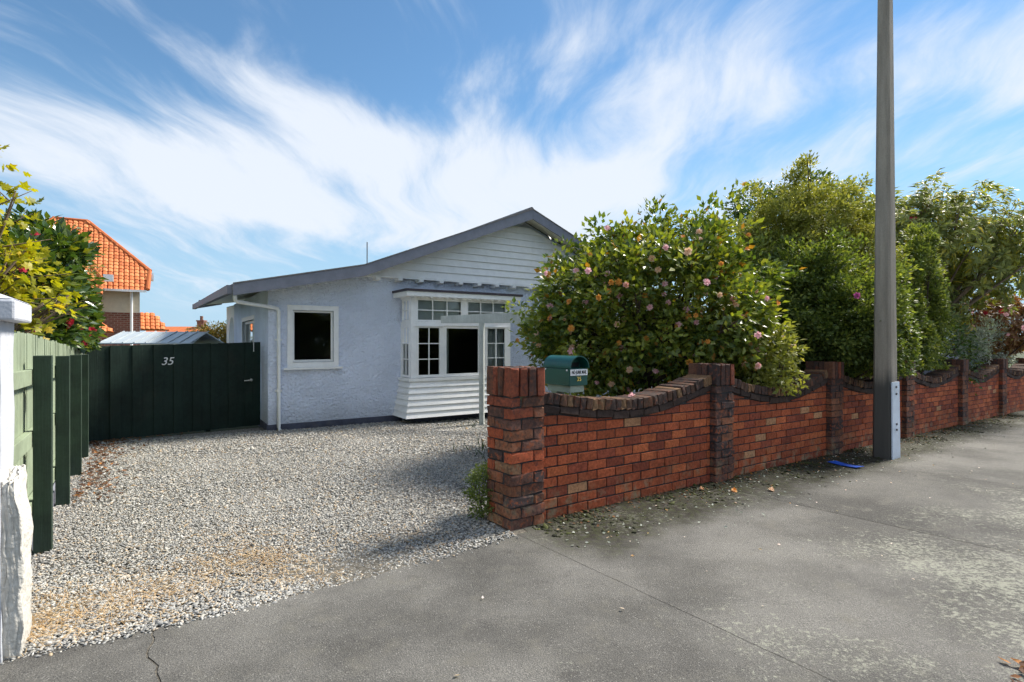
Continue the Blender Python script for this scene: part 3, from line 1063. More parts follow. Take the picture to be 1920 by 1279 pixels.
# windows
def win(name, fmap, a0, a1, z0, z1, cols, rows, border=0.045, mun=0.02, depth=0.05, back=None):
    """A sash: frame and glazing bars as one mesh, each pane a mesh of its own. fmap(a, d, z), d = depth inwards."""
    m = MB()

    def bx(aa, ab, za, zb, d0, d1):
        p = [fmap(aa, d0, za), fmap(ab, d0, za), fmap(ab, d1, za), fmap(aa, d1, za), fmap(aa, d0, zb), fmap(ab, d0, zb), fmap(ab, d1, zb), fmap(aa, d1, zb)]
        m.hexa(p)
    bx(a0, a0 + border, z0, z1, 0, depth)
    bx(a1 - border, a1, z0, z1, 0, depth)
    bx(a0 + border, a1 - border, z0, z0 + border * 1.25, 0, depth)
    bx(a0 + border, a1 - border, z1 - border, z1, 0, depth)
    ia, ib, ja, jb = a0 + border, a1 - border, z0 + border * 1.25, z1 - border
    for c in range(1, cols):
        a = ia + (ib - ia) * c / cols
        bx(a - mun / 2, a + mun / 2, ja, jb, 0.006, depth - 0.006)
    for r_ in range(1, rows):
        zq = ja + (jb - ja) * r_ / rows
        for c in range(cols):
            aa = ia + (ib - ia) * c / cols + (mun / 2 if c else 0)
            ab = ia + (ib - ia) * (c + 1) / cols - (mun / 2 if c < cols - 1 else 0)
            bx(aa, ab, zq - mun / 2, zq + mun / 2, 0.008, depth - 0.008)
    o = m.build(name, white_paint, house)
    for c in range(cols):
        for r_ in range(rows):
            aa, ab = ia + (ib - ia) * c / cols, ia + (ib - ia) * (c + 1) / cols
            za, zb = ja + (jb - ja) * r_ / rows, ja + (jb - ja) * (r_ + 1) / rows
            e = mun / 2 + 0.001
            p = MB()
            d0 = depth * 0.5
            p.add([fmap(aa + e * (c > 0), d0, za + e * (r_ > 0)), fmap(ab - e * (c < cols - 1), d0, za + e * (r_ > 0)),
                   fmap(ab - e * (c < cols - 1), d0, zb - e * (r_ < rows - 1)), fmap(aa + e * (c > 0), d0, zb - e * (r_ < rows - 1))], [(0, 1, 2, 3)])
            p.build('pane', glass, o)
    if back:
        q = MB()
        mat, d1, f0, f1 = back
        qa, qb = ia + (ib - ia) * f0, ia + (ib - ia) * f1
        nn = max(2, int((qb - qa) / 0.03))
        vs = []
        for k in range(nn + 1):
            a = qa + (qb - qa) * k / nn
            dd = d1 + (0.018 * math.sin(k * 1.9) if mat is curtain_cloth else 0)
            vs += [fmap(a, dd, ja - 0.03), fmap(a, dd, jb + 0.03)]
        q.add(vs, [(2 * k, 2 * k + 2, 2 * k + 3, 2 * k + 1) for k in range(nn)])
        q.build('blind' if mat is blind_cloth else 'curtain', mat, o)
    return o


front = lambda a, d, z: (a, -0.602 + d, z)
sideL = lambda a, d, z: (2.722 + d, a, z)
sideR = lambda a, d, z: (5.238 - d, a, z)
flat = lambda a, d, z: (a, 0.03 + d, z)
sidew = lambda a, d, z: (0.06 + d, a, z)

bf = MB()                                                     # posts and rails of the bay
for (a, b) in ((2.72, 2.845), (5.135, 5.24)):
    bf.box(a, b, -0.6, -0.48, 0.955, 2.70)
for (a, b) in ((3.435, 3.50), (4.42, 4.56)):
    bf.box(a, b, -0.6, -0.52, 0.955, 2.10)
bf.box(3.955, 4.065, -0.6, -0.52, 2.17, 2.66)
bf.box(2.845, 5.135, -0.615, -0.50, 2.085, 2.17)
bf.box(2.845, 5.135, -0.6, -0.50, 2.665, 2.70)
for x0_, x1_ in ((2.72, 2.82), (5.14, 5.24)):
    bf.box(x0_, x1_, -0.48, 0.0, 2.085, 2.17)
    bf.box(x0_, x1_, -0.48, 0.0, 2.665, 2.70)
    bf.box(x0_, x1_, -0.06, 0.0, 0.955, 2.085)
bay = bf.build('bay_frame', white_paint, house)
lg = MB()
lg.box(2.80, 3.47, -0.645, -0.616, 2.068, 2.084)
lg.box(4.50, 5.20, -0.645, -0.616, 2.068, 2.084)
lg.box(3.48, 4.46, -0.635, -0.616, 2.085, 2.105)
lg.build('drip_ledge', white_paint, bay)
bs = MB()
bs.prism([(2.66, 0.0), (2.66, -0.66), (5.30, -0.66), (5.30, 0.0)], 'z', 0.885, 0.95)
bs.build('sill', white_paint, bay)
br = MB()
br.box(2.55, 5.41, -0.80, 0.0, 2.702, 2.80)
br.build('fascia', white_paint, bay)
br = MB()
br.box(2.52, 5.45, -0.83, 0.0, 2.802, 2.85)
br.build('flashing', dark_flash, bay)
rl = MB()
for k in range(14):
    x = 2.72 + 0.19 * k
    rl.box(x, x + 0.05, -0.77, -0.62, 2.675, 2.7015)
rl.build('dentils', white_paint, bay)
z = 0.885
for k in range(6):                                            # flared skirt
    f0, f1 = k / 6, (k + 1) / 6
    za, zb = 0.885 - 0.765 * f0, 0.885 - 0.765 * f1
    oa, ob = 0.015 + 0.15 * f0 ** 1.1, 0.015 + 0.15 * f1 ** 1.1 + 0.034
    b = MB()
    vs = []
    for (o_, zz) in ((oa, za), (ob, zb)):
        vs += [(2.72 - o_, 0.0, zz), (2.72 - o_, -0.6 - o_, zz), (5.24 + o_, -0.6 - o_, zz), (5.24 + o_, 0.0, zz)]
    for (o_, zz) in ((oa - 0.02, za), (ob - 0.02, zb)):
        vs += [(2.72 - o_, 0.0, zz), (2.72 - o_, -0.6 - o_, zz), (5.24 + o_, -0.6 - o_, zz), (5.24 + o_, 0.0, zz)]
    fs = []
    for q in range(3):
        fs += [(q, q + 1, 5 + q, 4 + q), (8 + q, 12 + q, 13 + q, 9 + q), (4 + q, 5 + q, 13 + q, 12 + q), (q, 8 + q, 9 + q, q + 1)]
    b.add(vs, fs)
    b.build('weatherboard', white_paint, bay)
bu = MB()
bu.box(2.86, 5.1, -0.45, 0.0, -0.3, 0.13)
bu.build('base', plinth_paint, bay)

win('casement', front, 2.848, 3.432, 0.96, 2.08, 2, 3)
win('fixed_window', front, 3.503, 4.417, 0.96, 2.08, 1, 1, 0.05, back=(curtain_cloth, 0.16, 0.0, 0.17))
win('casement', front, 4.563, 5.132, 0.96, 2.08, 2, 3, back=(curtain_cloth, 0.14, 0.0, 1.0))
win('fanlight', front, 2.848, 3.952, 2.173, 2.662, 3, 2, 0.03, back=(blind_cloth, 0.09, 0, 1))
win('fanlight', front, 4.068, 5.132, 2.173, 2.662, 3, 2, 0.03, back=(blind_cloth, 0.09, 0, 1))
for sd in (sideL, sideR):
    win('side_window', sd, -0.478, -0.062, 0.96, 2.08, 2, 3, 0.04, back=(curtain_cloth, 0.10, 0, 0.5))
    win('side_fanlight', sd, -0.478, -0.062, 2.173, 2.662, 2, 2, 0.03, back=(blind_cloth, 0.08, 0, 1))


def architrave(fm, a0, a1, z0, z1, wd, sill, parent):
    m = MB()

    def bx(aa, ab, za, zb, d0, d1):
        m.hexa([fm(aa, d0, za), fm(ab, d0, za), fm(ab, d1, za), fm(aa, d1, za), fm(aa, d0, zb), fm(ab, d0, zb), fm(ab, d1, zb), fm(aa, d1, zb)])
    bx(a0 - wd, a0, z0 - wd, z1 + wd, -0.065, 0.06)
    bx(a1, a1 + wd, z0 - wd, z1 + wd, -0.065, 0.06)
    bx(a0, a1, z1, z1 + wd, -0.065, 0.06)
    bx(a0, a1, z0 - wd, z0, -0.065, 0.06)
    parent_ = parent
    o = m.build('architrave', white_paint, parent_)
    s_ = MB()
    m = s_
    bx(a0 - wd - 0.07, a1 + wd + 0.07, z0 - wd - 0.04, z0 - wd - 0.002, -0.12, -0.03)
    s_.build('sill', white_paint, parent_)


wl = win('window', flat, 0.455, 1.245, 1.325, 2.365, 1, 1, 0.035)
architrave(flat, 0.45, 1.25, 1.32, 2.37, 0.10, True, wl)
ws = win('window', sidew, 1.955, 4.045, 0.905, 2.235, 3, 2, 0.06, back=(blind_cloth, 0.09, 0.0, 0.4))
architrave(sidew, 1.95, 4.05, 0.9, 2.24, 0.10, True, ws)


# ================================================================== gate and side fence (dark green boards)
GL = Vector((-7.12, 9.0, 0))
GR = Vector((-5.24, 11.22, 0))
gd = (GR - GL)
GLEN = gd.length
ga = math.atan2(gd.y, gd.x)


def gate_top(x):
    f_ = x / GLEN
    return 1.41 + (1.475 - 1.41) * f_


def gate_gz(x):
    p = GL + gd * (x / GLEN)
    return gz(p.x, p.y)


NB = 18
bw = GLEN / NB
vf = empty('board_fence', (GL.x, GL.y, 0), ga)
tag(vf, 'dark green vertical board fence across the driveway, white number 35 on it', 'fence')
gt_ = empty('side_gate', (GL.x, GL.y, 0), ga)
tag(gt_, 'dark green board gate with lever handle between the 35 fence and the house corner', 'gate')
rng = random.Random(3)
for k in range(NB):
    leaf_ = k >= 12
    odd = k % 2 == 1
    x0_, x1_ = (k * bw - 0.012, (k + 1) * bw + 0.012) if odd and k < NB - 1 else (k * bw + 0.004, (k + 1) * bw - 0.004)
    b = MB()
    if k == NB - 1:
        x0_ = k * bw - 0.003
    dy = rng.uniform(-0.006, 0.003) + (0.024 if odd and k < NB - 1 else 0.0)
    yb_ = 0.044 if odd and k < NB - 1 else 0.0165
    t0, t1 = gate_top(x0_) + rng.uniform(-0.006, 0.006), gate_top(x1_) + rng.uniform(-0.006, 0.006)
    b.hexa([(x0_, dy, gate_gz(x0_) + 0.02), (x1_, dy, gate_gz(x1_) + 0.02), (x1_, yb_, gate_gz(x1_) + 0.02), (x0_, yb_, gate_gz(x0_) + 0.02),
            (x0_, dy, t0), (x1_, dy, t1), (x1_, yb_, t1), (x0_, yb_, t0)])
    b.build('board', gate_green, gt_ if leaf_ else vf, bevel=0.003)
for own, a, b_ in ((vf, 0.02, 12 * bw - 0.01), (gt_, 12 * bw + 0.02, NB * bw - 0.02)):
    for zz in (0.15, 1.1):
        m = MB()
        m.hexa([(a, 0.046, zz), (b_, 0.046, zz), (b_, 0.09, zz), (a, 0.09, zz), (a, 0.046, zz + 0.1), (b_, 0.046, zz + 0.1), (b_, 0.09, zz + 0.1), (a, 0.09, zz + 0.1)])
        m.build('rail', gate_green, own)
for x in (0.05, 12 * bw - 0.06):
    m = MB()
    m.box(x, x + 0.09, 0.091, 0.18, -0.35, 1.38)
    m.build('post', gate_green, vf)
tm = text_mesh('house_number', '35', 0.20, sign_white, shear=0.28, depth=0.003, offset=0.0)
uo = (312 - 960) / 1009
xs_ = 0
for k in range(400):                                            # where the digits stand along the fence
    p = GL + gd * (k / 400)
    if p.x / p.y > uo:
        xs_ = GLEN * k / 400
        break
link('house_number', tm, vf, Matrix.Translation((xs_, -0.016, 1.5 - 38.5 / 1009 * (GL + gd * (xs_ / GLEN)).y)) @ Matrix.Rotation(R(90), 4, 'X'))
hd = MB()
hx = GLEN - 0.2
hd.tube([(hx, -0.006, 0.70), (hx, -0.025, 0.70)], 0.028, 12)
hd.tube([(hx, -0.025, 0.70), (hx, -0.055, 0.70), (hx - 0.03, -0.06, 0.70), (hx - 0.16, -0.06, 0.695)], [0.012, 0.012, 0.012, 0.009], 8)
hd.build('handle', metal_light, gt_, smooth=True)
ls = MB()
ls.box(GLEN - 0.155, GLEN - 0.143, -0.012, -0.006, 1.28, 1.48)
ls.build('latch_cord', white_paint, gt_)

# ================================================================== pale green fence along the drive
fa = math.atan2(FD.y, FD.x)
fence = empty('paling_fence', (FP.x, FP.y, 0), fa)
tag(fence, 'pale green paling fence with dark green posts along the left of the driveway', 'fence')


def fgz(x, y=0.0):
    p = FP + FD * x
    return gz(p.x, p.y)


rng = random.Random(8)
k = 0
x = -1.62
while x < 6.05:
    b = MB()
    wd = 0.146
    tz = 1.655 - 0.012 * max(0, x) + rng.uniform(-0.012, 0.012)
    dy = rng.uniform(-0.003, 0.003)
    z0_ = fgz(x) + 0.16
    b.hexa([(x, 0.162 + dy, z0_), (x + wd, 0.162 - dy, z0_), (x + wd, 0.182, z0_), (x, 0.182, z0_),
            (x, 0.162 + dy, fgz(x) + tz), (x + wd, 0.162 - dy, fgz(x) + tz + rng.uniform(-.004, .004)), (x + wd, 0.182, fgz(x) + tz), (x, 0.182, fgz(x) + tz)])
    b.build('paling', fence_green, fence)
    x += wd + 0.005
posts = (0.0, 1.49, 3.10, 4.48)
ends = [-1.62] + [p + 0.045 for p in posts] + [6.05]
for a, b_ in zip(ends[:-1], ends[1:]):
    for zr, hh in ((1.27, 0.115), (0.80, 0.12), (0.27, 0.125)):
        m = MB()
        a2, b2 = a + 0.003, b_ + (0.10 if b_ in [p + 0.045 for p in posts] and zr > 1 else -0.003)
        m.hexa([(a2, 0.112, fgz(a2) + zr), (b2, 0.112, fgz(b2) + zr), (b2, 0.158, fgz(b2) + zr), (a2, 0.158, fgz(a2) + zr),
                (a2, 0.112, fgz(a2) + zr + hh), (b2, 0.112, fgz(b2) + zr + hh), (b2, 0.158, fgz(b2) + zr + hh), (a2, 0.158, fgz(a2) + zr + hh)]) if zr < 1 or b_ > 6 else \
            m.hexa([(a2, 0.112, fgz(a2) + zr), (b_ - 0.003, 0.112, fgz(b2) + zr), (b_ - 0.003, 0.158, fgz(b2) + zr), (a2, 0.158, fgz(a2) + zr),
                    (a2, 0.112, fgz(a2) + zr + hh), (b_ - 0.003, 0.112, fgz(b2) + zr + hh), (b_ - 0.003, 0.158, fgz(b2) + zr + hh), (a2, 0.158, fgz(a2) + zr + hh)])
        m.build('rail', fence_green, fence, bevel=0.004)
for p in posts:
    m = MB()
    tp = fgz(p) + 1.485 + rng.uniform(-0.006, 0.006)
    m.box(p, p + 0.09, 0.0, 0.108, fgz(p) - 0.1, tp)
    m.build('post', post_green, fence, bevel=0.004)
    for zr in (1.16, 0.69):
        q = MB()
        q.box(p + 0.092, p + 0.15, 0.06, 0.109, fgz(p) + zr, fgz(p) + zr + 0.09)
        q.build('block', fence_green, fence)
m = MB()
m.hexa([(-1.6, 0.12, fgz(-1.6) - 0.05), (6.0, 0.12, fgz(6) - 0.05), (6.0, 0.155, fgz(6) - 0.05), (-1.6, 0.155, fgz(-1.6) - 0.05),
        (-1.6, 0.12, fgz(-1.6) + 0.155), (6.0, 0.12, fgz(6) + 0.155), (6.0, 0.155, fgz(6) + 0.155), (-1.6, 0.155, fgz(-1.6) + 0.155)])
m.build('kickboard', shed_grey, fence)

# ================================================================== white gatepost with its broken wall stub
gp = empty('gatepost', sw(-3.335, -0.05), AW)
tag(gp, 'white rendered gatepost with sloping cap and rough broken base', 'gatepost')


def lumpy_box(x0, x1, y0, y1, z0, z1, nx, ny, nz, amp, seed, fn=None):
    """A box with a subdivided, uneven skin."""
    bm = bmesh.new()
    bmesh.ops.create_cube(bm, size=1.0)
    bmesh.ops.subdivide_edges(bm, edges=bm.edges[:], cuts=max(nx, ny, nz), use_grid_fill=True)
    rr = random.Random(seed)
    for v in bm.verts:
        v.co = Vector((x0 + (v.co.x + .5) * (x1 - x0), y0 + (v.co.y + .5) * (y1 - y0), z0 + (v.co.z + .5) * (z1 - z0)))
        if fn:
            v.co = fn(v.co)
        v.co += Vector((rr.uniform(-amp, amp), rr.uniform(-amp, amp), rr.uniform(-amp, amp)))
    return bm


def from_bm(name, bm, mat, parent, smooth=False):
    me = bpy.data.meshes.new(name)
    bm.to_mesh(me)
    bm.free()
    me.materials.append(mat)
    if smooth:
        me.polygons.foreach_set('use_smooth', [True] * len(me.polygons))
    return link(name, me, parent)


def flare(c):
    if c.z < 0.35:
        k_ = 1 + 0.06 * (0.35 - c.z) / 0.35
        return Vector((c.x * k_, c.y * k_, c.z))
    return c


from_bm('shaft', lumpy_box(-0.19, 0.20, -0.20, 0.20, -0.05, 1.66, 10, 10, 10, 0.004, 4, flare), white_render, gp)
cp = MB()
cp.hexa([(-0.26, -0.27, 1.662), (0.265, -0.27, 1.662), (0.265, 0.27, 1.662), (-0.26, 0.27, 1.662), (-0.26, -0.27, 1.765), (0.265, -0.27, 1.765), (0.265, 0.27, 1.765), (-0.26, 0.27, 1.765)])
cp.hexa([(-0.26, -0.27, 1.766), (0.265, -0.27, 1.766), (0.265, 0.27, 1.766), (-0.26, 0.27, 1.766), (-0.04, -0.04, 1.86), (0.04, -0.04, 1.86), (0.04, 0.04, 1.86), (-0.04, 0.04, 1.86)])
cp.build('cap', white_render, gp, bevel=0.012)


def stub(c):
    k_ = 1 - 0.35 * max(0, c.z - 0.6) / 0.3
    return Vector((0.19 + (c.x - 0.19) * k_ + 0.004 * math.sin(c.z * 23 + c.y * 9), c.y * (1 - 0.1 * c.z), c.z + 0.03 * math.sin(c.y * 17) * (c.z > 0.5)))


from_bm('broken_stub', lumpy_box(0.19, 0.278, -0.19, 0.14, -0.03, 0.87, 15, 15, 15, 0.0055, 9, stub), rough_render, gp, True)


# ================================================================== brick wall
wall = empty('brick_wall', (O.x, O.y, gz(O.x, O.y)), AW)
tag(wall, 'red brick street wall with dark pillars and swagged brick coping', 'wall')
WS = -SL * EX.y                                                # fall of the wall along its length
PS = [0.0, 2.91, 5.76, 8.58, 11.58, 14.5, 17.45, 20.35, 23.25]
PW_, PD = 0.366, 0.36
COURSE = 0.0945
BH = 0.0815
RB = random.Random(21)
_bc = {}


def brick_mesh(dx, dy, dz, rough):
    key = (round(dx, 3), round(dy, 3), round(dz, 3), rough)
    if key not in _bc:
        vs = []
        for v_ in range(4):
            bm = bmesh.new()
            bmesh.ops.create_cube(bm, size=1.0)
            for v in bm.verts:
                v.co = Vector((v.co.x * dx, v.co.y * dy, v.co.z * dz))
            bmesh.ops.bevel(bm, geom=bm.edges[:], offset=0.007 if rough else 0.004, segments=1, affect='EDGES')
            am = 0.0085 if rough else 0.0022
            for v in bm.verts:
                v.co += Vector((RB.uniform(-am, am), RB.uniform(-am, am), RB.uniform(-am, am)))
            me = bpy.data.meshes.new('brick')
            bm.to_mesh(me)
            bm.free()
            me.materials.append(brick_one)
            vs.append(me)
        _bc[key] = vs
    return RB.choice(_bc[key])


def shade(c, k, a=1.0):
    return (c[0] * k, c[1] * k, c[2] * k, a)


def panel_col():
    u = RB.random()
    if u < 0.015:
        c = (0.44, 0.22, 0.11)
    elif u < 0.22:
        c = (0.26, 0.062, 0.032)
    elif u < 0.40:
        c = (0.46, 0.12, 0.045)
    else:
        c = (0.37, 0.088, 0.036)
    return shade(c, RB.uniform(0.8, 1.2))


def pillar_col(dark=False):
    u = RB.random()
    if dark:
        u = 0.30 + 0.7 * u
    if u < 0.025:
        c = (0.36, 0.20, 0.11)
    elif u < 0.34:
        c = (0.38, 0.088, 0.038)
    elif u < 0.60:
        c = (0.24, 0.10, 0.055)
    elif u < 0.85:
        c = (0.14, 0.068, 0.05)
    else:
        c = (0.075, 0.05, 0.046)
    return shade(c, RB.uniform(0.75, 1.25), 0.0)


def cope_col():
    u = RB.random()
    if u < 0.18:
        c = (0.33, 0.19, 0.09)
    elif u < 0.5:
        c = (0.17, 0.09, 0.052)
    else:
        c = (0.085, 0.055, 0.043)
    return shade(c, RB.uniform(0.75, 1.3), 0.25)


count = {'brick': 0, 'coping_brick': 0, 'corbel_brick': 0}
joined = MB()
jcol = []


def lay(name, cx, cy, cz, dx, dy, dz, colr, rough, parent, rot=0.0, single=True):
    """One brick, centred; past the limit it goes into the joined far brickwork."""
    if single and count.get(name, 0) < 300:
        count[name] = count.get(name, 0) + 1
        M = Matrix.Translation((cx, cy, cz + WS * cx)) @ Matrix.Rotation(-rot, 4, 'Y') @ \
            Matrix.Rotation(RB.uniform(-0.008, 0.008), 4, 'Z')
        o = link(name, brick_mesh(dx, dy, dz, rough), parent, M)
        o.color = colr
    else:
        M = Matrix.Translation((cx, cy, cz + WS * cx)) @ Matrix.Rotation(-rot, 4, 'Y')
        vs = []
        for zz in (-1, 1):
            for (a, b) in ((-1, -1), (1, -1), (1, 1), (-1, 1)):
                j = 0.004 if rough else 0.0015
                vs.append(M @ Vector((a * dx / 2 + RB.uniform(-j, j), b * dy / 2 + RB.uniform(-j, j), zz * dz / 2 + RB.uniform(-j, j))))
        joined.hexa(vs)
        jcol.extend([colr] * 8)


pillars = []
for i, p in enumerate(PS):
    core = MB()
    core.box(p + 0.012, p + PW_ - 0.012, 0.012, PD - 0.012, WS * p - 0.15, WS * p + 1.372)
    po = core.build('pillar', mortar, wall)
    pillars.append(po)
panels = []


def coping_z(i, u):
    hl = 0.14 if i == 0 else 0.19
    q = (u - 0.5) / 0.5
    return 1.03 + (hl * (-q) ** 1.7 if q < 0 else 0.225 * q ** 1.5)


for i in range(len(PS) - 1):
    xa, xb = PS[i] + PW_, PS[i + 1]
    core = MB()
    k = 16
    pts = [(xa - 0.02, WS * xa - 0.15), (xb + 0.02, WS * xb - 0.15)]
    for j in range(k + 1):
        u = 1 - j / k
        x = xa + (xb - xa) * u
        pts.append((x + (0.02 if j == 0 else -0.02 if j == k else 0), WS * x + coping_z(i, u) - 0.03))
    core.prism(pts, 'y', 0.084, 0.336)
    panels.append(core.build('panel', mortar, wall))


def build_pillar(i, single):
    p = PS[i]
    po = pillars[i]
    for c in range(12):
        z0_ = c * COURSE + 0.002
        zc2 = z0_ + BH / 2
        even = c % 2 == 0
        L, S = 0.240, 0.114
        j = 0.006 if c in (11,) else 0
        sets = ([(0 + L / 2, S / 2, L, S), (PW_ - S / 2, L / 2, S, L), (S / 2, PD - L / 2 + 0.003, S, L - 0.006), (PW_ - L / 2 + 0.003, PD - S / 2, L - 0.006, S)] if even else
                [(PW_ - L / 2, S / 2, L, S), (S / 2, L / 2, S, L), (PW_ - S / 2, PD - L / 2 + 0.003, S, L - 0.006), (L / 2 - 0.003, PD - S / 2, L - 0.006, S)])
        for q, (cx, cy, dx, dy) in enumerate(sets):
            back = q == 3 or (q == 2 and not even)
            lay('brick', p + cx + RB.uniform(-j, j), cy + RB.uniform(-.004, .004), zc2, dx, dy, BH, pillar_col(i > 0), True, po, 0, single and not back)
    z0_ = 12 * COURSE
    h = 0.244
    n = 4
    w = PW_ / n
    for k in range(n):                                          # soldier course round the head
        lay('soldier_brick', p - 0.008 + w * (k + .5) * 1.04, 0.045, z0_ + h / 2, w - 0.010, 0.115, h, pillar_col(i > 0), True, po, 0, single)
        lay('soldier_brick', p - 0.008 + w * (k + .5) * 1.04, PD - 0.045, z0_ + h / 2, w - 0.010, 0.115, h, pillar_col(i > 0), True, po, 0, False)
    for k in range(2):
        yy = 0.108 + (PD - 0.216) / 2 * (k + .5)
        lay('soldier_brick', p + 0.042, yy, z0_ + h / 2, 0.115, (PD - 0.216) / 2 - 0.008, h, pillar_col(i > 0), True, po, 0, single)
        lay('soldier_brick', p + PW_ - 0.042, yy, z0_ + h / 2, 0.115, (PD - 0.216) / 2 - 0.008, h, pillar_col(i > 0), True, po, 0, single)


def build_panel(i, single):
    pn = panels[i]
    xa, xb = PS[i] + PW_, PS[i + 1]
    Lp = xb - xa
    module = 0.252
    for c in range(14):
        z0_ = c * COURSE + 0.002
        x = xa - (0 if c % 2 else module / 2) - 0.03
        while x < xb - 0.02:
            a, b = max(x, xa + 0.001), min(x + module - 0.014, xb - 0.001)
            x += module
            if b - a < 0.03:
                continue
            um = ((a + b) / 2 - xa) / Lp
            lim = [coping_z(i, (q - xa) / Lp) - 0.195 for q in (a, b)]
            if max(lim) < z0_ + 0.015:
                continue
            y0_ = 0.074 + RB.uniform(-0.003, 0.003)
            if min(lim) > z0_ + BH:
                lay('brick', (a + b) / 2, y0_ + 0.05, z0_ + BH / 2, b - a, 0.1, BH, panel_col(), False, pn, 0, single)
            else:                                               # cut to the swag
                ta, tb = [max(z0_ + 0.012, min(z0_ + BH, q)) for q in lim]
                m = MB()
                m.hexa([(a, y0_, z0_ + WS * a), (b, y0_, z0_ + WS * b), (b, y0_ + .1, z0_ + WS * b), (a, y0_ + .1, z0_ + WS * a),
                        (a, y0_, ta + WS * a), (b, y0_, tb + WS * b), (b, y0_ + .1, tb + WS * b), (a, y0_ + .1, ta + WS * a)])
                cc = panel_col()
                if single and count['brick'] < 300:
                    count['brick'] += 1
                    o = m.build('brick', brick_one, pn)
                    o.color = cc
                else:
                    joined.hexa(m.v)
                    jcol.extend([cc] * 8)
    # corbel and coping follow the curve
    for nm, mod, dz, top_off, y0_, y1_ in (('corbel_brick', 0.236, 0.070, 0.110, 0.056, 0.36), ('coping_brick', 0.0785, 0.100, 0.0, 0.046, 0.372)):
        n = round(Lp / mod)
        for k in range(n):
            u = (k + .5) / n
            x = xa + Lp * u
            du = 0.5 / n
            zt = coping_z(i, u) - top_off
            sl = math.atan2(coping_z(i, min(1, u + du)) - coping_z(i, max(0, u - du)), Lp / n)
            jz = RB.uniform(-.009, .009)
            sl += RB.uniform(-.05, .05) if nm == 'coping_brick' else 0
            lay(nm, x, (y0_ + y1_) / 2 + RB.uniform(-.005, .005), zt - dz / 2 + jz, Lp / n / math.cos(sl) - 0.009, y1_ - y0_, dz,
                cope_col() if nm == 'coping_brick' else shade((0.06, 0.038, 0.03), RB.uniform(.7, 1.4)), True, pn, sl, True if nm == 'coping_brick' else i < 3)


build_pillar(0, True)
build_panel(0, True)
build_pillar(1, True)
build_panel(1, True)
for i in range(2, len(PS)):
    build_pillar(i, False)
    if i < len(PS) - 1:
        build_panel(i, False)
me = joined.mesh('far_brickwork', brick_many)
at = me.attributes.new('tint', 'FLOAT_COLOR', 'POINT')
at.data.foreach_set('color', np.array(jcol, dtype=np.float32).ravel())
jo = link('far_brickwork', me, wall)
jo['kind'] = 'stuff'

# ================================================================== letterbox
lb = empty('letterbox', sw(0.975, -0.42), AW)
tag(lb, 'green barrel-topped letterbox with a no junk mail sticker behind the brick wall', 'letterbox')
W2, ZB, ZM = 0.12, 1.19, 1.365
yf, yb = -0.20, 0.19
body = MB()
arc = [(W2 * math.cos(math.pi * k / 14), ZM + W2 * 0.95 * math.sin(math.pi * k / 14)) for k in range(15)]
body.box(-W2, W2, yf, yb, ZB, ZM - 0.004)
body.prism([(x * 0.97, z - 0.005) for x, z in arc], 'y', yf + 0.10, yb - 0.002)
bo = body.build('body', box_green, lb, bevel=0.006)
hood = MB()
out = [((W2 + 0.008) * math.cos(math.pi * k / 20), ZM - 0.002 + (W2 + 0.008) * 0.95 * math.sin(math.pi * k / 20)) for k in range(21)]
inn = [(W2 * 0.985 * math.cos(math.pi * k / 20), ZM - 0.002 + W2 * 0.93 * math.sin(math.pi * k / 20)) for k in range(21)]
vs, fs = [], []
for yy in (yf - 0.02, yb + 0.008):
    vs += [(x, yy, z) for x, z in out] + [(x, yy, z) for x, z in inn]
for k in range(20):
    fs += [(k, k + 1, 42 + k + 1, 42 + k), (21 + k, 63 + k, 63 + k + 1, 21 + k + 1), (k, 21 + k, 21 + k + 1, k + 1), (42 + k, 42 + k + 1, 63 + k + 1, 63 + k)]
hood.add(vs, fs)
hood.build('lid', box_green, lb, smooth=False)
sl_ = MB()
sl_.box(-0.09, 0.09, yf + 0.096, yf + 0.099, ZM + 0.006, ZM + 0.05)
sl_.build('mail_slot', black_ink, lb)
st_ = MB()
st_.box(-0.112, 0.112, yf - 0.0085, yf - 0.0055, 1.292, 1.352)
stick = st_.build('sticker', sign_white, lb)
link('lettering', text_mesh('lettering', 'NO JUNK MAIL', 0.036, black_ink, depth=0.0008, offset=0.0006, space=1.0), stick,
     Matrix.Translation((0, yf - 0.0100, 1.322)) @ Matrix.Rotation(R(90), 4, 'X') @ Matrix.Diagonal((0.80, 1.35, 1, 1)))
link('number', text_mesh('number', '35', 0.058, brass, depth=0.0012, offset=0.0008), lb,
     Matrix.Translation((0.0, yf - 0.0085, 1.255)) @ Matrix.Rotation(R(90), 4, 'X'))
for yy in (yf + 0.03, yb - 0.03):
    rv = MB()
    rv.tube([(-W2 - 0.001, yy, ZM - 0.02), (-W2 - 0.010, yy, ZM - 0.02)], 0.008, 8)
    rv.build('rivet', sign_white, lb)
sp_ = MB()
sp_.box(-0.09, 0.09, yf + 0.02, yb - 0.02, 1.125, 1.188)
sp_.build('bearer', pale_green_wood, lb)
sp_ = MB()
sp_.box(-0.045, 0.045, 0.07, 0.16, 0.0, 1.124)
sp_.build('post', pale_green_wood, lb)

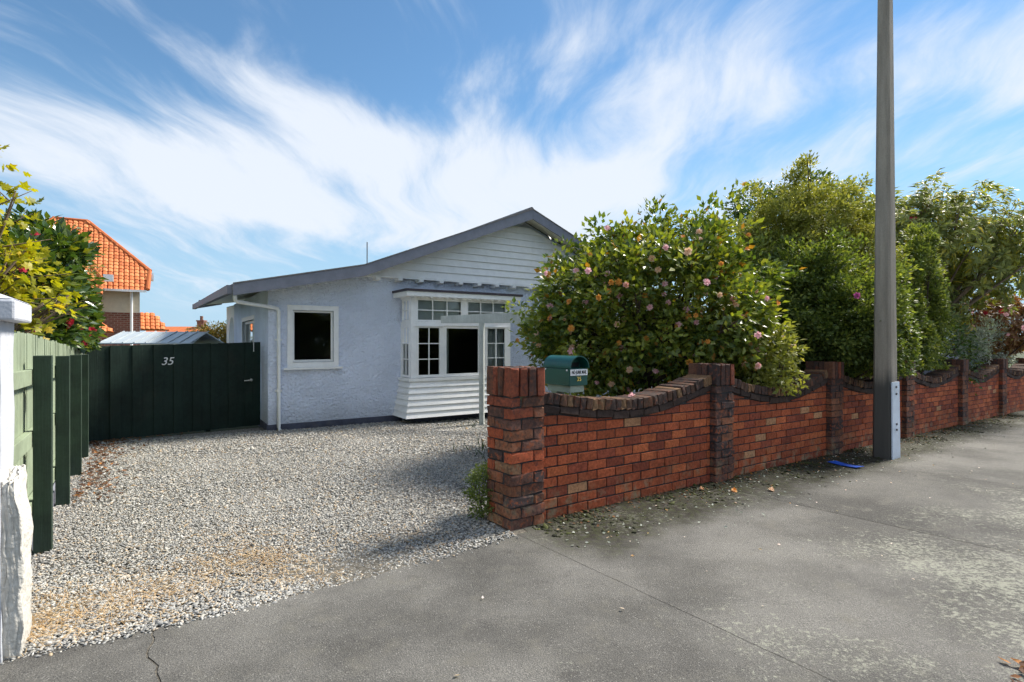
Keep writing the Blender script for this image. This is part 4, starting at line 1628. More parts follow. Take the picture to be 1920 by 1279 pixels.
# ================================================================== timber post and beam in front of the bay
tb = empty('timber_frame', (-0.64, 11.4, gz(0, 11.4)), R(-8))
tag(tb, 'weathered pale grey timber post carrying a crossbeam in front of the bay window', 'pergola')
m = MB()
m.box(-0.05, 0.05, -0.05, 0.05, 0, 2.15)
m.build('post', grey_timber, tb, bevel=0.004)
m = MB()
m.box(0.002, 0.012, -0.06, -0.051, 0, 2.14)
m.box(0.03, 0.048, -0.058, -0.051, 0, 2.14)
m.build('edge_strip', grey_timber, tb)
m = MB()
m.hexa([(-0.88, -0.05, 2.152), (2.6, -0.05, 2.152), (2.6, 0.05, 2.152), (-0.88, 0.05, 2.152), (-0.88, -0.05, 2.30), (2.6, -0.05, 2.46), (2.6, 0.05, 2.46), (-0.88, 0.05, 2.30)])
m.build('beam', grey_timber, tb, bevel=0.004)

# ================================================================== power pole
pb = sw(6.30, 0.49)
pole = empty('power_pole', pb, AW)
tag(pole, 'tall tapering concrete power pole with a metal guard at its foot', 'power pole')
pm = MB()
ht = 9.2
pts0, pts1 = [], []
for (wx, wy, lst) in ((0.138, 0.124, pts0), (0.060, 0.055, pts1)):
    ch = wx * 0.22
    for (a, b) in ((-1, -1), (1, -1), (1, 1), (-1, 1)):
        if a * b > 0:
            lst += [(a * wx, b * (wy - ch * 1.0)), (a * (wx - ch), b * wy)] if True else []
        else:
            lst += [(a * (wx - ch), b * wy), (a * wx, b * (wy - ch))]
nseg = 14
vs = []
for k in range(nseg + 1):
    f_ = k / nseg
    zz = -0.1 + (ht + 0.1) * f_
    vs += [(p0[0] + (p1[0] - p0[0]) * f_, p0[1] + (p1[1] - p0[1]) * f_, zz) for p0, p1 in zip(pts0, pts1)]
fs = [(k * 8 + j, k * 8 + (j + 1) % 8, (k + 1) * 8 + (j + 1) % 8, (k + 1) * 8 + j) for k in range(nseg) for j in range(8)]
fs.append(tuple(range(nseg * 8, nseg * 8 + 8)))
pm.add(vs, fs)
pm.build('shaft', pole_concrete, pole)
gm = MB()
gm.hexa([(-0.134, -0.142, 0.0), (0.139, -0.142, 0.0), (0.139, -0.126, 0.0), (-0.134, -0.126, 0.0), (-0.124, -0.133, 1.1), (0.128, -0.133, 1.1), (0.128, -0.117, 1.1), (-0.124, -0.117, 1.1)])
guard = gm.build('guard_plate', metal_pale, pole)
for zz in (0.42, 0.50, 0.93, 1.03):
    b = MB()
    yy = -0.142 + 0.009 * zz / 1.1
    b.tube([(0.0, yy + 0.002, zz), (0.0, yy - 0.014, zz)], 0.016, 8)
    b.build('bolt', metal_dark, guard)

# blue plate on the footpath
bp = MB()
c_ = [(4.315, 7.36), (4.45, 7.39), (4.60, 7.03), (4.46, 6.98)]
N_ = 6
vs = []
for k in range(N_ + 1):
    for q, (a, b) in enumerate(((c_[0], c_[3]), (c_[1], c_[2]))):
        f_ = k / N_
        x, y = a[0] + (b[0] - a[0]) * f_, a[1] + (b[1] - a[1]) * f_
        zz = gz(x, y) + 0.012 + 0.016 * (f_ - 0.5) ** 2 * 4 * (0.6 + 0.4 * q)
        vs += [(x, y, zz), (x, y, zz + 0.006)]
fs = []
for k in range(N_):
    o_ = k * 4
    fs += [(o_ + 1, o_ + 5, o_ + 7, o_ + 3), (o_, o_ + 2, o_ + 6, o_ + 4), (o_, o_ + 4, o_ + 5, o_ + 1), (o_ + 2, o_ + 3, o_ + 7, o_ + 6)]
fs += [(0, 1, 3, 2), (N_ * 4, N_ * 4 + 2, N_ * 4 + 3, N_ * 4 + 1)]
bp.add(vs, fs)
tag(bp.build('plastic_sheet', blue_plate), 'bright blue flat plastic strip lying on the footpath near the power pole', 'plastic strip')


# ================================================================== foliage
CAM = np.array([0, 0, EYE])
LEAFV = {}


def norm(a):
    return a / np.maximum(np.linalg.norm(a, axis=-1, keepdims=True), 1e-9)


def leaf_arrays(pos, d, nrm, L, W, fold, droop, r):
    """Folded pointed leaves: 6 points and 4 triangles each."""
    d = norm(d)
    side = norm(np.cross(d, nrm))
    up = norm(np.cross(side, d))
    n = len(pos)
    L = L[:, None]
    W = W[:, None]
    b = pos
    m1 = pos + d * L * 0.42 - up * L * 0.03
    m2 = pos + d * L * 0.72 - up * L * (0.03 + droop * 0.3)
    l1 = m1 + side * W + up * W * fold
    r1 = m1 - side * W + up * W * fold
    tip = pos + d * L - up * L * droop
    V = np.stack([b, l1, m2, r1, tip], 1).reshape(-1, 3)
    F = np.array([(0, 1, 2), (0, 2, 3), (1, 4, 2), (2, 4, 3)])
    F = (F[None] + (np.arange(n) * 5)[:, None, None]).reshape(-1, 3)
    return V, F


LOBE = np.array([(0.0, 0.0), (-0.02, 0.42), (0.22, 0.62), (0.34, 0.34), (0.62, 0.66), (0.66, 0.26), (1.0, 0.0),
                 (0.66, -0.26), (0.62, -0.66), (0.34, -0.34), (0.22, -0.62), (-0.02, -0.42), (0.38, 0.0)])


def lobed_arrays(pos, d, nrm, L, W, fold, droop, r):
    """Five-lobed leaves: 13 points and 12 triangles each."""
    d = norm(d)
    side = norm(np.cross(d, nrm))
    up = norm(np.cross(side, d))
    n = len(pos)
    k = len(LOBE)
    a = LOBE[None, :, 0:1]
    b = LOBE[None, :, 1:2]
    V = pos[:, None] + d[:, None] * (L[:, None, None] * a) + side[:, None] * (W[:, None, None] * b * 1.6) \
        - up[:, None] * (L[:, None, None] * (droop * a * a + fold * b * b))
    F = np.array([(i, (i + 1) % 12, 12) for i in range(12)])
    F = (F[None] + (np.arange(n) * k)[:, None, None]).reshape(-1, 3)
    return V.reshape(-1, 3), F


def leaf_unit(mat, rnd, wr, fold, droop, fn=None):
    V, F = (fn or leaf_arrays)(np.zeros((1, 3)), np.array([[1., 0, 0]]), np.array([[0., 0, 1]]), np.ones(1), np.full(1, wr), fold, droop, None)
    me = bpy.data.meshes.new('leaf')
    me.from_pydata(V.tolist(), [], F.tolist())
    at = me.attributes.new('rnd', 'FLOAT', 'POINT')
    at.data.foreach_set('value', np.full(len(V), rnd, dtype=np.float32))
    me.materials.append(mat)
    return me


FLOWERS = {}


def flower_mesh(mat, layers=3):
    key = (mat.name, layers)
    if key in FLOWERS:
        return FLOWERS[key]
    m = MB()
    rr = random.Random(len(FLOWERS) + 2)
    for ly in range(layers):
        n = 6 if ly < 2 else 4
        rad = (1.0, 0.72, 0.42)[ly]
        h = (0.0, 0.14, 0.26)[ly]
        for k in range(n):
            a = 2 * math.pi * (k + 0.5 * ly) / n + rr.uniform(-.15, .15)
            da = math.pi / n * 1.15
            lift = (0.12, 0.34, 0.55)[ly]
            c0 = (0.06 * math.cos(a), 0.06 * math.sin(a), h)
            p1 = (rad * .6 * math.cos(a - da), rad * .6 * math.sin(a - da), h + lift * .35)
            p2 = (rad * math.cos(a - da * .4), rad * math.sin(a - da * .4), h + lift)
            p3 = (rad * math.cos(a + da * .4), rad * math.sin(a + da * .4), h + lift * rr.uniform(.8, 1.1))
            p4 = (rad * .6 * math.cos(a + da), rad * .6 * math.sin(a + da), h + lift * .35)
            m.add([c0, p1, p2, p3, p4], [(0, 1, 2, 3, 4)])
    me = m.mesh('flower', mat, True)
    FLOWERS[key] = me
    return me


def plant(name, label, cat, base, lobes, nclump, nleaf, L, wr, clump_r, mat, seed, bark_mat=None, trunk=0.06, nbranch=22,
          shell=(0.62, 1.0), fold=0.25, droop=0.12, parts=0, group=None, flowers=(), outward=0.8, flat_=0.7, lump=0.16, stems=1, tint=0.0,
          whorl=False, bare=None, keep=None, lobed=False, cvar=0.3, jit=0.0):
    """A shrub or tree: trunk, branches, foliage in clumps, single large leaves and flowers as parts."""
    r = np.random.default_rng(seed)
    rr = random.Random(seed)
    base = Vector((base[0], base[1], gz(base[0], base[1]))) if len(base) == 2 else Vector(base)
    root = empty(name, base)
    tag(root, label, cat, group)
    B = np.array(base)
    lob = np.array([l[:6] for l in lobes], float)
    wt = np.array([l[3] * l[4] + l[4] * l[5] + l[3] * l[5] for l in lobes])
    wt = wt / wt.sum()
    cl = np.zeros((0, 3))
    cn = np.zeros((0, 3))
    ph = r.uniform(0, 6.28, 6)
    while len(cl) < nclump:
        m_ = nclump * 2
        li = r.choice(len(lobes), m_, p=wt)
        d = norm(r.normal(size=(m_, 3)))
        bumpy = 1 + lump * (np.sin(d[:, 0] * 5 + ph[0] + li) * np.sin(d[:, 2] * 6 + ph[1]) + 0.7 * np.sin(d[:, 1] * 8 + ph[2]) * np.sin(d[:, 0] * 9 + ph[3]))
        rad = (shell[0] + (shell[1] - shell[0]) * r.uniform(0, 1, m_) ** 0.6) * bumpy
        rad = rad * (1 + jit * r.normal(size=m_))
        p = lob[li, :3] + d * lob[li, 3:] * rad[:, None]
        nn = norm(d / lob[li, 3:])
        inside = np.zeros(m_, bool)
        for q in range(len(lobes)):
            e = np.linalg.norm((p - lob[q, :3]) / lob[q, 3:], axis=1)
            inside |= (e < shell[0] * 0.9) & (li != q)
        ok = ~inside & (p[:, 2] > B[2] + 0.06)
        if keep is not None:
            ok &= keep(p)
        cl = np.concatenate([cl, p[ok]])
        cn = np.concatenate([cn, nn[ok]])
    cl, cn = cl[:nclump], cn[:nclump]
    n = nclump * nleaf
    ci = np.repeat(np.arange(nclump), nleaf)
    if whorl:
        ax = norm(cn[ci] * outward + np.array([0, 0, 0.45]) + r.normal(0, 0.15, (n, 3)))
        a = r.normal(size=(n, 3))
        a = norm(a - ax * (a * ax).sum(1, keepdims=True))
        dirs = norm(a + ax * r.uniform(-0.25, 0.6, (n, 1)))
        pos = cl[ci] + dirs * clump_r * r.uniform(0.05, 0.35, (n, 1)) + ax * r.uniform(-0.5, 0.3, (n, 1)) * clump_r
        nrm = norm(ax + r.normal(0, 0.25, (n, 3)))
    else:
        offs = r.normal(size=(n, 3)) * clump_r * 0.55
        offs[:, 2] *= flat_
        pos = cl[ci] + offs
        dirs = norm(offs / clump_r + cn[ci] * outward + np.array([0, 0, 0.15]) + r.normal(0, 0.55, (n, 3)))
        nrm = norm(cn[ci] * 0.5 + np.array([0, 0, 0.9]) + r.normal(0, 0.55, (n, 3)))
    if keep is not None:
        kk = keep(pos)
    else:
        kk = np.ones(n, bool)
    kk &= pos[:, 2] > B[2] + 0.02
    pos, dirs, nrm, ci = pos[kk], dirs[kk], nrm[kk], ci[kk]
    n = len(pos)
    LL = L * r.uniform(0.65, 1.2, n)
    rnd = np.clip(r.beta(2.2, 2.4, n) * 0.75 + r.uniform(0, cvar, nclump)[ci] + tint, 0, 1)
    rnd = np.where(r.uniform(0, 1, n) < 0.03, 1.0, np.minimum(rnd, 0.96))
    take = np.zeros(n, bool)
    if parts:
        w_out = np.array([max(0, 0)] * 1)
        dc = np.linalg.norm(pos - CAM, axis=1) - 0.8 * (cn[ci] * norm(CAM - pos)).sum(1)
        uu = 960 + 1009 * pos[:, 0] / pos[:, 1]
        dc = np.where((uu > 5) & (uu < 1915), dc, 99)
        take[np.argsort(dc)[:parts]] = True
    q = ~take
    fn = lobed_arrays if lobed else leaf_arrays
    V, F = fn(pos[q] - B, dirs[q], nrm[q], LL[q], LL[q] * wr, fold, droop, r)
    big_mesh('foliage', V, F, np.repeat(rnd[q], len(V) // max(1, q.sum())), mat, False, root)
    if parts:
        units = [leaf_unit(mat, v, wr, fold, droop, fn) for v in (0.12, 0.32, 0.5, 0.68, 0.88)]
        for k in np.nonzero(take)[0]:
            d = Vector(dirs[k]).normalized()
            s = d.cross(Vector(nrm[k])).normalized()
            u = s.cross(d).normalized()
            M = Matrix((d, -s, u)).transposed().to_4x4()
            M = Matrix.Translation(Vector(pos[k] - B)) @ M @ Matrix.Scale(float(LL[k]), 4)
            link('leaf', units[min(4, int(rnd[k] * 5))], root, M)
    # trunk and branches
    bm_ = bark_mat or bark
    top = lob[:, :3].mean(0)
    tr = MB()
    fork = []
    for s in range(stems):
        a = 2 * math.pi * s / max(1, stems) + 0.6
        sp = 0.0 if stems == 1 else 0.12
        b0 = Vector((sp * math.cos(a), sp * math.sin(a), -0.05))
        f1 = Vector(top - B) * 0.45 + Vector((sp * 3 * math.cos(a), sp * 3 * math.sin(a), 0))
        mid = (b0 + f1) / 2 + Vector((rr.uniform(-.06, .06), rr.uniform(-.06, .06), 0))
        tr.tube([b0, mid, f1], [trunk, trunk * .8, trunk * .62], 8)
        fork.append(f1)
    to = tr.build('trunk', bm_, root, smooth=True)
    br_ = MB()
    idx = r.choice(nclump, min(nbranch, nclump), replace=False)
    for k in idx:
        e = Vector(cl[k] - B)
        s = min(fork, key=lambda f_: (f_ - e).length)
        mid = s.lerp(e, 0.5) + Vector((rr.uniform(-.1, .1), rr.uniform(-.1, .1), rr.uniform(-.05, .15))) * (e - s).length * 0.5
        br_.tube([s, s.lerp(mid, .6), mid.lerp(e, .4), e], [trunk * .5, trunk * .36, trunk * .22, trunk * .08], 5)
        for t_ in range(2):
            e2 = e + Vector((rr.uniform(-1, 1), rr.uniform(-1, 1), rr.uniform(-.4, .8))) * clump_r * 1.5
            br_.tube([mid.lerp(e, .5), e2], [trunk * .16, trunk * .04], 4, False)
    if bare:
        for (p0, p1, rad) in bare:
            a, b = Vector(p0) - base, Vector(p1) - base
            mm = a.lerp(b, .5) + Vector((rr.uniform(-.08, .08), rr.uniform(-.08, .08), rr.uniform(.0, .12)))
            br_.tube([a, a.lerp(mm, .5) + Vector((0, 0, rr.uniform(-.03, .03))), mm, mm.lerp(b, .5), b], [rad, rad * .8, rad * .6, rad * .4, rad * .15], 5)
            for t_ in range(5):
                f_ = rr.uniform(.25, .95)
                s = a.lerp(b, f_)
                e2 = s + Vector((rr.uniform(-1, 1), rr.uniform(-1, 1), rr.uniform(-.3, 1))) * 0.22
                br_.tube([s, e2], [rad * .35, rad * .08], 4, False)
    br_.build('branches', bm_, to, smooth=True)['kind'] = 'stuff'
    # flowers
    for (fm, cnt, size, face) in flowers:
        me_ = flower_mesh(fm)
        w = np.exp(face * (cn * norm(CAM - cl)).sum(1)) * np.exp(0.3 * cn[:, 2])
        ids = r.choice(nclump, min(cnt, nclump), replace=False, p=w / w.sum())
        for k in ids:
            p = Vector(cl[k] + cn[k] * clump_r * 1.15 + norm((CAM - cl[k])[None])[0] * 0.05 - B)
            z = Vector(norm((cn[k] + 0.5 * norm(CAM - cl[k]) + r.normal(0, .3, 3))[None])[0])
            M = Matrix.Translation(p) @ z.to_track_quat('Z', 'Y').to_matrix().to_4x4() @ Matrix.Rotation(rr.uniform(0, 6), 4, 'Z') @ Matrix.Scale(size * rr.uniform(.8, 1.2), 4)
            link('flower', me_, root, M)
    return root


# distance in front of (positive) the brick wall's street face
def wall_r(p):
    return -((p[:, 0] - O.x) * EY.x + (p[:, 1] - O.y) * EY.y)


def behind_wall(limit=0.0, top=1.25):
    """Leaves stay behind the wall below its top and may lean over it above."""
    def f(p):
        h = p[:, 2] + SL * p[:, 1]
        r_ = wall_r(p)
        return np.where(h < top, r_ < -0.40, r_ < limit)
    return f


plant('camellia_bush', 'broad glossy camellia bush with pale pink and browning flowers beside the letterbox', 'bush', (2.05, 8.3),
      [(2.35, 8.3, 2.0, 1.5, 1.45, 1.25), (1.60, 8.2, 1.85, 1.25, 1.2, 1.1), (2.75, 8.1, 1.85, 1.05, 1.2, 1.15), (1.2, 8.3, 1.45, 0.95, 1.0, 0.8), (2.98, 8.1, 1.5, 0.85, 0.85, 1.0),
       (1.25, 8.1, 2.75, 0.22, 0.3, 0.40), (0.72, 8.1, 2.45, 0.20, 0.25, 0.42), (2.1, 8.1, 3.15, 0.30, 0.3, 0.28), (2.95, 8.1, 2.95, 0.35, 0.35, 0.35), (0.55, 8.1, 1.6, 0.3, 0.3, 0.3)],
      1150, 36, 0.105, 0.29, 0.17, camellia_m, 101, trunk=0.085, nbranch=60, shell=(0.50, 1.02), parts=290, stems=3, lump=0.22, tint=0.06, cvar=0.5, jit=0.07,
      flowers=((pink_flower, 52, 0.046, 2.0), (peach_flower, 40, 0.045, 2.0), (brown_flower, 48, 0.044, 1.5)), keep=behind_wall(-0.05, 1.22))
plant('camellia_branch', 'low yellow-green leafy spray spilling over the brick coping below the camellia', 'shrub', (3.75, 8.1),
      [(3.5, 7.47, 1.35, 0.42, 0.42, 0.42), (3.7, 7.07, 1.08, 0.30, 0.28, 0.26)],
      70, 26, 0.10, 0.24, 0.15, lime_m, 102, trunk=0.03, nbranch=14, parts=40, keep=lambda p: np.where(p[:, 2] + SL * p[:, 1] < 1.0, wall_r(p) < -0.4, wall_r(p) < 0.14))
plant('small_leaved_shrub', 'dense dark green small-leaved shrub leaning over the wall beside the pole', 'shrub', (5.35, 9.4),
      [(5.55, 9.1, 1.75, 0.95, 1.0, 1.05), (4.9, 9.2, 1.6, 0.85, 0.9, 1.0), (5.0, 9.6, 2.2, 1.0, 1.0, 1.0), (5.75, 8.35, 1.55, 0.52, 0.50, 0.55), (5.2, 8.6, 1.7, 0.6, 0.6, 0.55)],
      950, 90, 0.072, 0.28, 0.145, fine_m, 103, trunk=0.06, nbranch=60, shell=(0.55, 1.04), flat_=0.75, stems=3, lump=0.24, cvar=0.45, tint=-0.1, jit=0.06,
      flowers=((magenta_flower, 2, 0.045, 2.5),), keep=behind_wall(0.52, 1.16))
plant('lime_shrub', 'tall lime green small-leaved shrub rising behind the camellia and pole', 'shrub', (5.75, 10.9),
      [(5.85, 10.7, 3.55, 1.15, 1.05, 1.15), (5.25, 10.7, 2.7, 0.95, 1.0, 1.2), (6.6, 10.8, 2.9, 0.95, 0.9, 1.15), (6.0, 10.7, 1.8, 1.2, 0.9, 1.2)],
      1050, 88, 0.072, 0.28, 0.145, lime_m, 104, trunk=0.07, nbranch=70, shell=(0.5, 1.04), flat_=0.75, stems=3, lump=0.3, cvar=0.5, tint=-0.06, jit=0.08)
plant('small_leaved_shrub', 'rounded olive green small-leaved shrub just right of the power pole', 'shrub', (8.2, 10.9),
      [(8.1, 10.7, 2.35, 0.75, 0.75, 1.25), (8.5, 10.9, 1.9, 0.75, 0.75, 1.0), (7.7, 10.5, 1.6, 0.7, 0.6, 0.9)],
      600, 88, 0.072, 0.28, 0.14, fine_m, 105, trunk=0.05, nbranch=40, shell=(0.5, 1.04), flat_=0.75, tint=0.05, lump=0.24, cvar=0.45, jit=0.07, keep=behind_wall(-0.1, 1.2))
plant('red_camellia', 'tall dark camellia with a few red flowers poking above the lime shrub', 'tree', (6.3, 12.6),
      [(6.3, 12.5, 4.0, 1.3, 1.0, 1.0), (5.7, 12.4, 4.2, 0.7, 0.6, 0.75), (6.95, 12.5, 4.65, 0.42, 0.4, 0.9), (6.5, 12.4, 2.6, 1.5, 1.0, 1.5)],
      520, 32, 0.10, 0.28, 0.17, glossy_m, 106, trunk=0.09, nbranch=60, shell=(0.6, 1.05), lump=0.3, flowers=((red_flower, 8, 0.06, 1.5),))
plant('rhododendron_tree', 'open rhododendron tree with drooping long leaves right of the power pole', 'tree', (10.4, 13.6),
      [(10.9, 13.3, 4.1, 1.7, 1.3, 1.3), (12.1, 13.6, 3.6, 1.1, 1.1, 1.2), (9.4, 13.3, 4.0, 1.2, 1.1, 1.2), (8.1, 13.2, 4.75, 0.75, 0.6, 0.65), (10.4, 13.6, 2.6, 1.1, 0.8, 0.9)],
      1000, 17, 0.20, 0.17, 0.17, rhodo_m, 107, bark_mat=bark_pale, trunk=0.10, nbranch=50, shell=(0.45, 1.05), whorl=True, droop=0.3, parts=60, lump=0.2,
      flowers=((red_flower, 4, 0.10, 1.5),))
plant('copper_shrub', 'copper leaved shrub with pink flowers beyond the far pillars', 'shrub', (12.9, 14.6),
      [(12.7, 14.4, 1.9, 0.95, 0.8, 0.85), (13.4, 14.6, 2.0, 0.8, 0.7, 0.9)], 300, 24, 0.14, 0.2, 0.16, copper_m, 108, trunk=0.05, nbranch=40,
      whorl=True, flowers=((pink_flower, 12, 0.06, 1.5), (red_flower, 5, 0.06, 1.5)))
plant('silver_shrub', 'silvery grey-green shrub growing behind the two farthest brick pillars', 'shrub', (12.4, 13.9),
      [(12.2, 13.7, 1.25, 0.85, 0.6, 0.75), (13.1, 14.1, 1.3, 0.9, 0.7, 0.8), (11.6, 13.4, 0.95, 0.5, 0.5, 0.6)], 380, 44, 0.075, 0.2, 0.15, olearia_m, 109, trunk=0.05, nbranch=40,
      keep=behind_wall(-0.2, 1.25))
plant('garden_shrub', 'dark leafy shrub low behind the lime shrub and pole', 'shrub', (9.3, 12.3),
      [(9.3, 12.3, 1.2, 1.2, 0.8, 1.3), (10.6, 15.2, 1.7, 2.0, 0.8, 1.6), (13.5, 17.0, 2.0, 2.5, 1.0, 2.4)], 330, 36, 0.10, 0.26, 0.22, glossy_m, 110, trunk=0.06, nbranch=50)
plant('ground_ivy', 'small clump of dark creeper at the foot of the nearest brick pillar', 'creeper', (-0.32, 4.95),
      [(-0.26, 4.93, 0.10, 0.13, 0.16, 0.26), (-0.24, 4.90, 0.22, 0.08, 0.10, 0.16)], 60, 40, 0.028, 0.32, 0.05, fine_m, 111, trunk=0.012, nbranch=10)
# left of the drive, behind the paling fence
plant('glossy_camellia', 'dark glossy camellia with red flowers leaning over the paling fence', 'bush', (-7.35, 7.9),
      [(-7.3, 7.9, 1.75, 0.9, 1.0, 1.3), (-6.75, 7.9, 1.65, 0.5, 0.55, 0.75), (-7.9, 8.2, 2.0, 0.9, 0.9, 1.0), (-6.85, 8.5, 1.75, 0.45, 0.45, 0.55), (-6.3, 6.9, 1.75, 0.55, 0.55, 0.9), (-6.95, 8.1, 2.55, 0.5, 0.5, 0.6), (-7.5, 8.4, 2.9, 0.6, 0.5, 0.5)],
      680, 30, 0.15, 0.31, 0.19, glossy_m, 112, trunk=0.07, nbranch=40, parts=240, lump=0.12, jit=0.04, tint=0.05,
      flowers=((red_flower, 26, 0.06, 6.0),), keep=lambda p: ((p[:, 0] - FP.x) * FD.y - (p[:, 1] - FP.y) * FD.x) < np.where(p[:, 2] + SL * p[:, 1] < 1.6, -0.26, 0.05))
for (u, v, yy) in ((150, 622, 7.75), (163, 628, 7.8), (172, 620, 7.85), (141, 640, 7.7), (158, 642, 7.8), (120, 600, 7.5)):
    root = bpy.data.objects['glossy_camellia']
    pz = Vector(((u - 960) / 1009 * yy, yy, EYE + (639.5 - v) / 1009 * yy)) - root.location
    link('flower', flower_mesh(red_flower), root, Matrix.Translation(pz) @ Vector((0.7, -0.6, 0.3)).to_track_quat('Z', 'Y').to_matrix().to_4x4() @ Matrix.Scale(0.06, 4))
plant('yellow_sapling', 'airy yellow-green shrub in front of the orange tiled roof', 'shrub', (-7.6, 9.4),
      [(-7.5, 9.3, 2.75, 0.30, 0.3, 0.38), (-7.55, 9.2, 2.1, 0.25, 0.3, 0.4)], 60, 16, 0.075, 0.16, 0.16, lime_m, 113, trunk=0.022, nbranch=18, shell=(0.3, 1.05), outward=1.2)
mb = [((-6.4, 5.3, 2.2), (-4.95, 5.55, 3.05), .022), ((-6.4, 5.3, 2.3), (-5.05, 5.3, 3.35), .024), ((-6.3, 5.2, 2.5), (-5.2, 5.2, 3.55), .022), ((-6.2, 5.2, 2.0), (-4.75, 5.55, 2.55), .02),
      ((-6.2, 5.3, 1.9), (-4.6, 5.6, 2.2), .018), ((-6.1, 5.3, 1.75), (-4.65, 5.65, 1.95), .016), ((-6.2, 5.3, 2.1), (-4.9, 5.5, 2.8), .02), ((-6.2, 5.2, 1.8), (-4.75, 5.5, 2.35), .014),
      ((-6.0, 5.4, 1.8), (-4.55, 5.8, 1.75), .012), ((-6.2, 5.4, 2.4), (-5.3, 5.4, 3.7), .018)]
plant('yellow_maple', 'half bare maple with bright yellow leaves at the left edge', 'tree', (-6.3, 5.3),
      [(-5.3, 5.4, 2.3, 0.62, 0.5, 0.62), (-5.05, 5.55, 1.85, 0.5, 0.4, 0.4), (-5.3, 5.3, 2.9, 0.5, 0.4, 0.5)], 130, 8, 0.085, 0.52, 0.13, maple_m, 114, bark_mat=bark_pale,
      trunk=0.08, nbranch=40, shell=(0.35, 1.05), fold=0.1, droop=0.2, parts=200, bare=mb, flat_=0.35, tint=-0.1, lobed=True)
plant('brown_hedge', 'bronze tinged hedge seen over the gate in the distance', 'hedge', (-11.2, 20.5),
      [(-11.9, 20.5, 0.9, 0.9, 0.6, 1.1), (-11.2, 20.4, 1.0, 0.9, 0.6, 1.15), (-10.4, 20.4, 1.0, 0.9, 0.6, 1.1)], 300, 60, 0.09, 0.25, 0.2, hedge_m, 115, trunk=0.06, nbranch=30)


plant('street_tree', 'leafy street tree across the road, mirrored in the left window', 'tree', (14.6, -7.2),
      [(14.6, -7.2, 3.6, 3.2, 2.6, 3.0), (12.4, -9.0, 3.0, 2.4, 2.2, 2.6)], 420, 30, 0.30, 0.3, 0.5, camellia_m, 116, trunk=0.16, nbranch=40)

# ================================================================== neighbouring house with orange tiles
def far_brick_mat():
    m, t = new_mat('far_brick')
    br__ = t.add('ShaderNodeTexBrick', {'Vector': t.add('ShaderNodeMapping', {'Vector': obj_co(t), 'Rotation': (R(90), 0, 0)}).outputs[0],
                                        'Color1': c4(0.24, 0.075, 0.05), 'Color2': c4(0.16, 0.05, 0.035), 'Mortar': c4(0.30, 0.22, 0.17), 'Scale': 1.0,
                                        'Mortar Size': 0.012, 'Brick Width': 0.24, 'Row Height': 0.09})
    b = t.add('ShaderNodeBsdfPrincipled', {'Base Color': br__.outputs[0], 'Roughness': 0.9})
    finish(t, b.outputs[0])
    return m


far_brick = far_brick_mat()
nh = empty('neighbour_house', (-17.5, 25.3, gz(0, 25.3)), AW)
NZ = -gz(0, 25.3)
tag(nh, 'neighbouring cream and brick house with steep orange tiled roof', 'house')
TR = np.random.default_rng(77)


def inside(poly, x, y):
    c = False
    j = len(poly) - 1
    for i in range(len(poly)):
        xi, yi = poly[i]
        xj, yj = poly[j]
        if (yi > y) != (yj > y) and x < (xj - xi) * (y - yi) / (yj - yi) + xi:
            c = not c
        j = i
    return c


def tiled_plane(parent, o, ux, uy, poly, tw=0.20, tl=0.235, name='roof_slope'):
    """A slope with its tiles: o origin, ux across, uy up the slope, poly in those two coordinates."""
    o, ux, uy = Vector(o), Vector(ux).normalized(), Vector(uy).normalized()
    un = ux.cross(uy).normalized()
    if un.z < 0:
        un = -un
    m = MB()
    pts = [o + ux * a + uy * b for a, b in poly]
    n = len(pts)
    m.add([p for p in pts] + [p - un * 0.08 for p in pts], [tuple(range(n)), tuple(range(n, 2 * n))[::-1]] + [(i, n + i, n + (i + 1) % n, (i + 1) % n) for i in range(n)])
    base = m.build(name, far_tile_under, parent)
    a0, a1 = min(p[0] for p in poly), max(p[0] for p in poly)
    b0, b1 = min(p[1] for p in poly), max(p[1] for p in poly)
    V, F, rn = [], [], []
    rows = int((b1 - b0) / tl)
    for r_ in range(rows + 1):
        cols = int((a1 - a0) / tw)
        for c in range(cols + 1):
            x = a0 + (c + 0.5) * tw
            y = b0 + (r_ + 0.5) * tl
            if not inside(poly, x, y):
                continue
            k = len(V)
            h = 0.045
            dx = tw * 0.5
            prof = ((-dx, 0.0), (-dx * .72, h), (dx * .2, h * .9), (dx * .72, 0.006), (dx, 0.004))
            for (yy, lift) in ((y - tl * .56, 0.030), (y + tl * .52, 0.004)):
                for (pa, pz) in prof:
                    V.append(o + ux * (x + pa) + uy * yy + un * (pz + lift))
            for pa, pz in prof:
                V.append(o + ux * (x + pa) + uy * (y - tl * .56) + un * 0.0)
            for q in range(4):
                F.append((k + q, k + q + 1, k + 5 + q + 1, k + 5 + q))
                F.append((k + 10 + q, k + 10 + q + 1, k + q + 1, k + q))
            rn += [TR.uniform(0, 1)] * 15
    if V:
        big_mesh('roof_tiles', np.array([v[:] for v in V]), np.array(F), np.array(rn), tile_m, False, base)
    return base


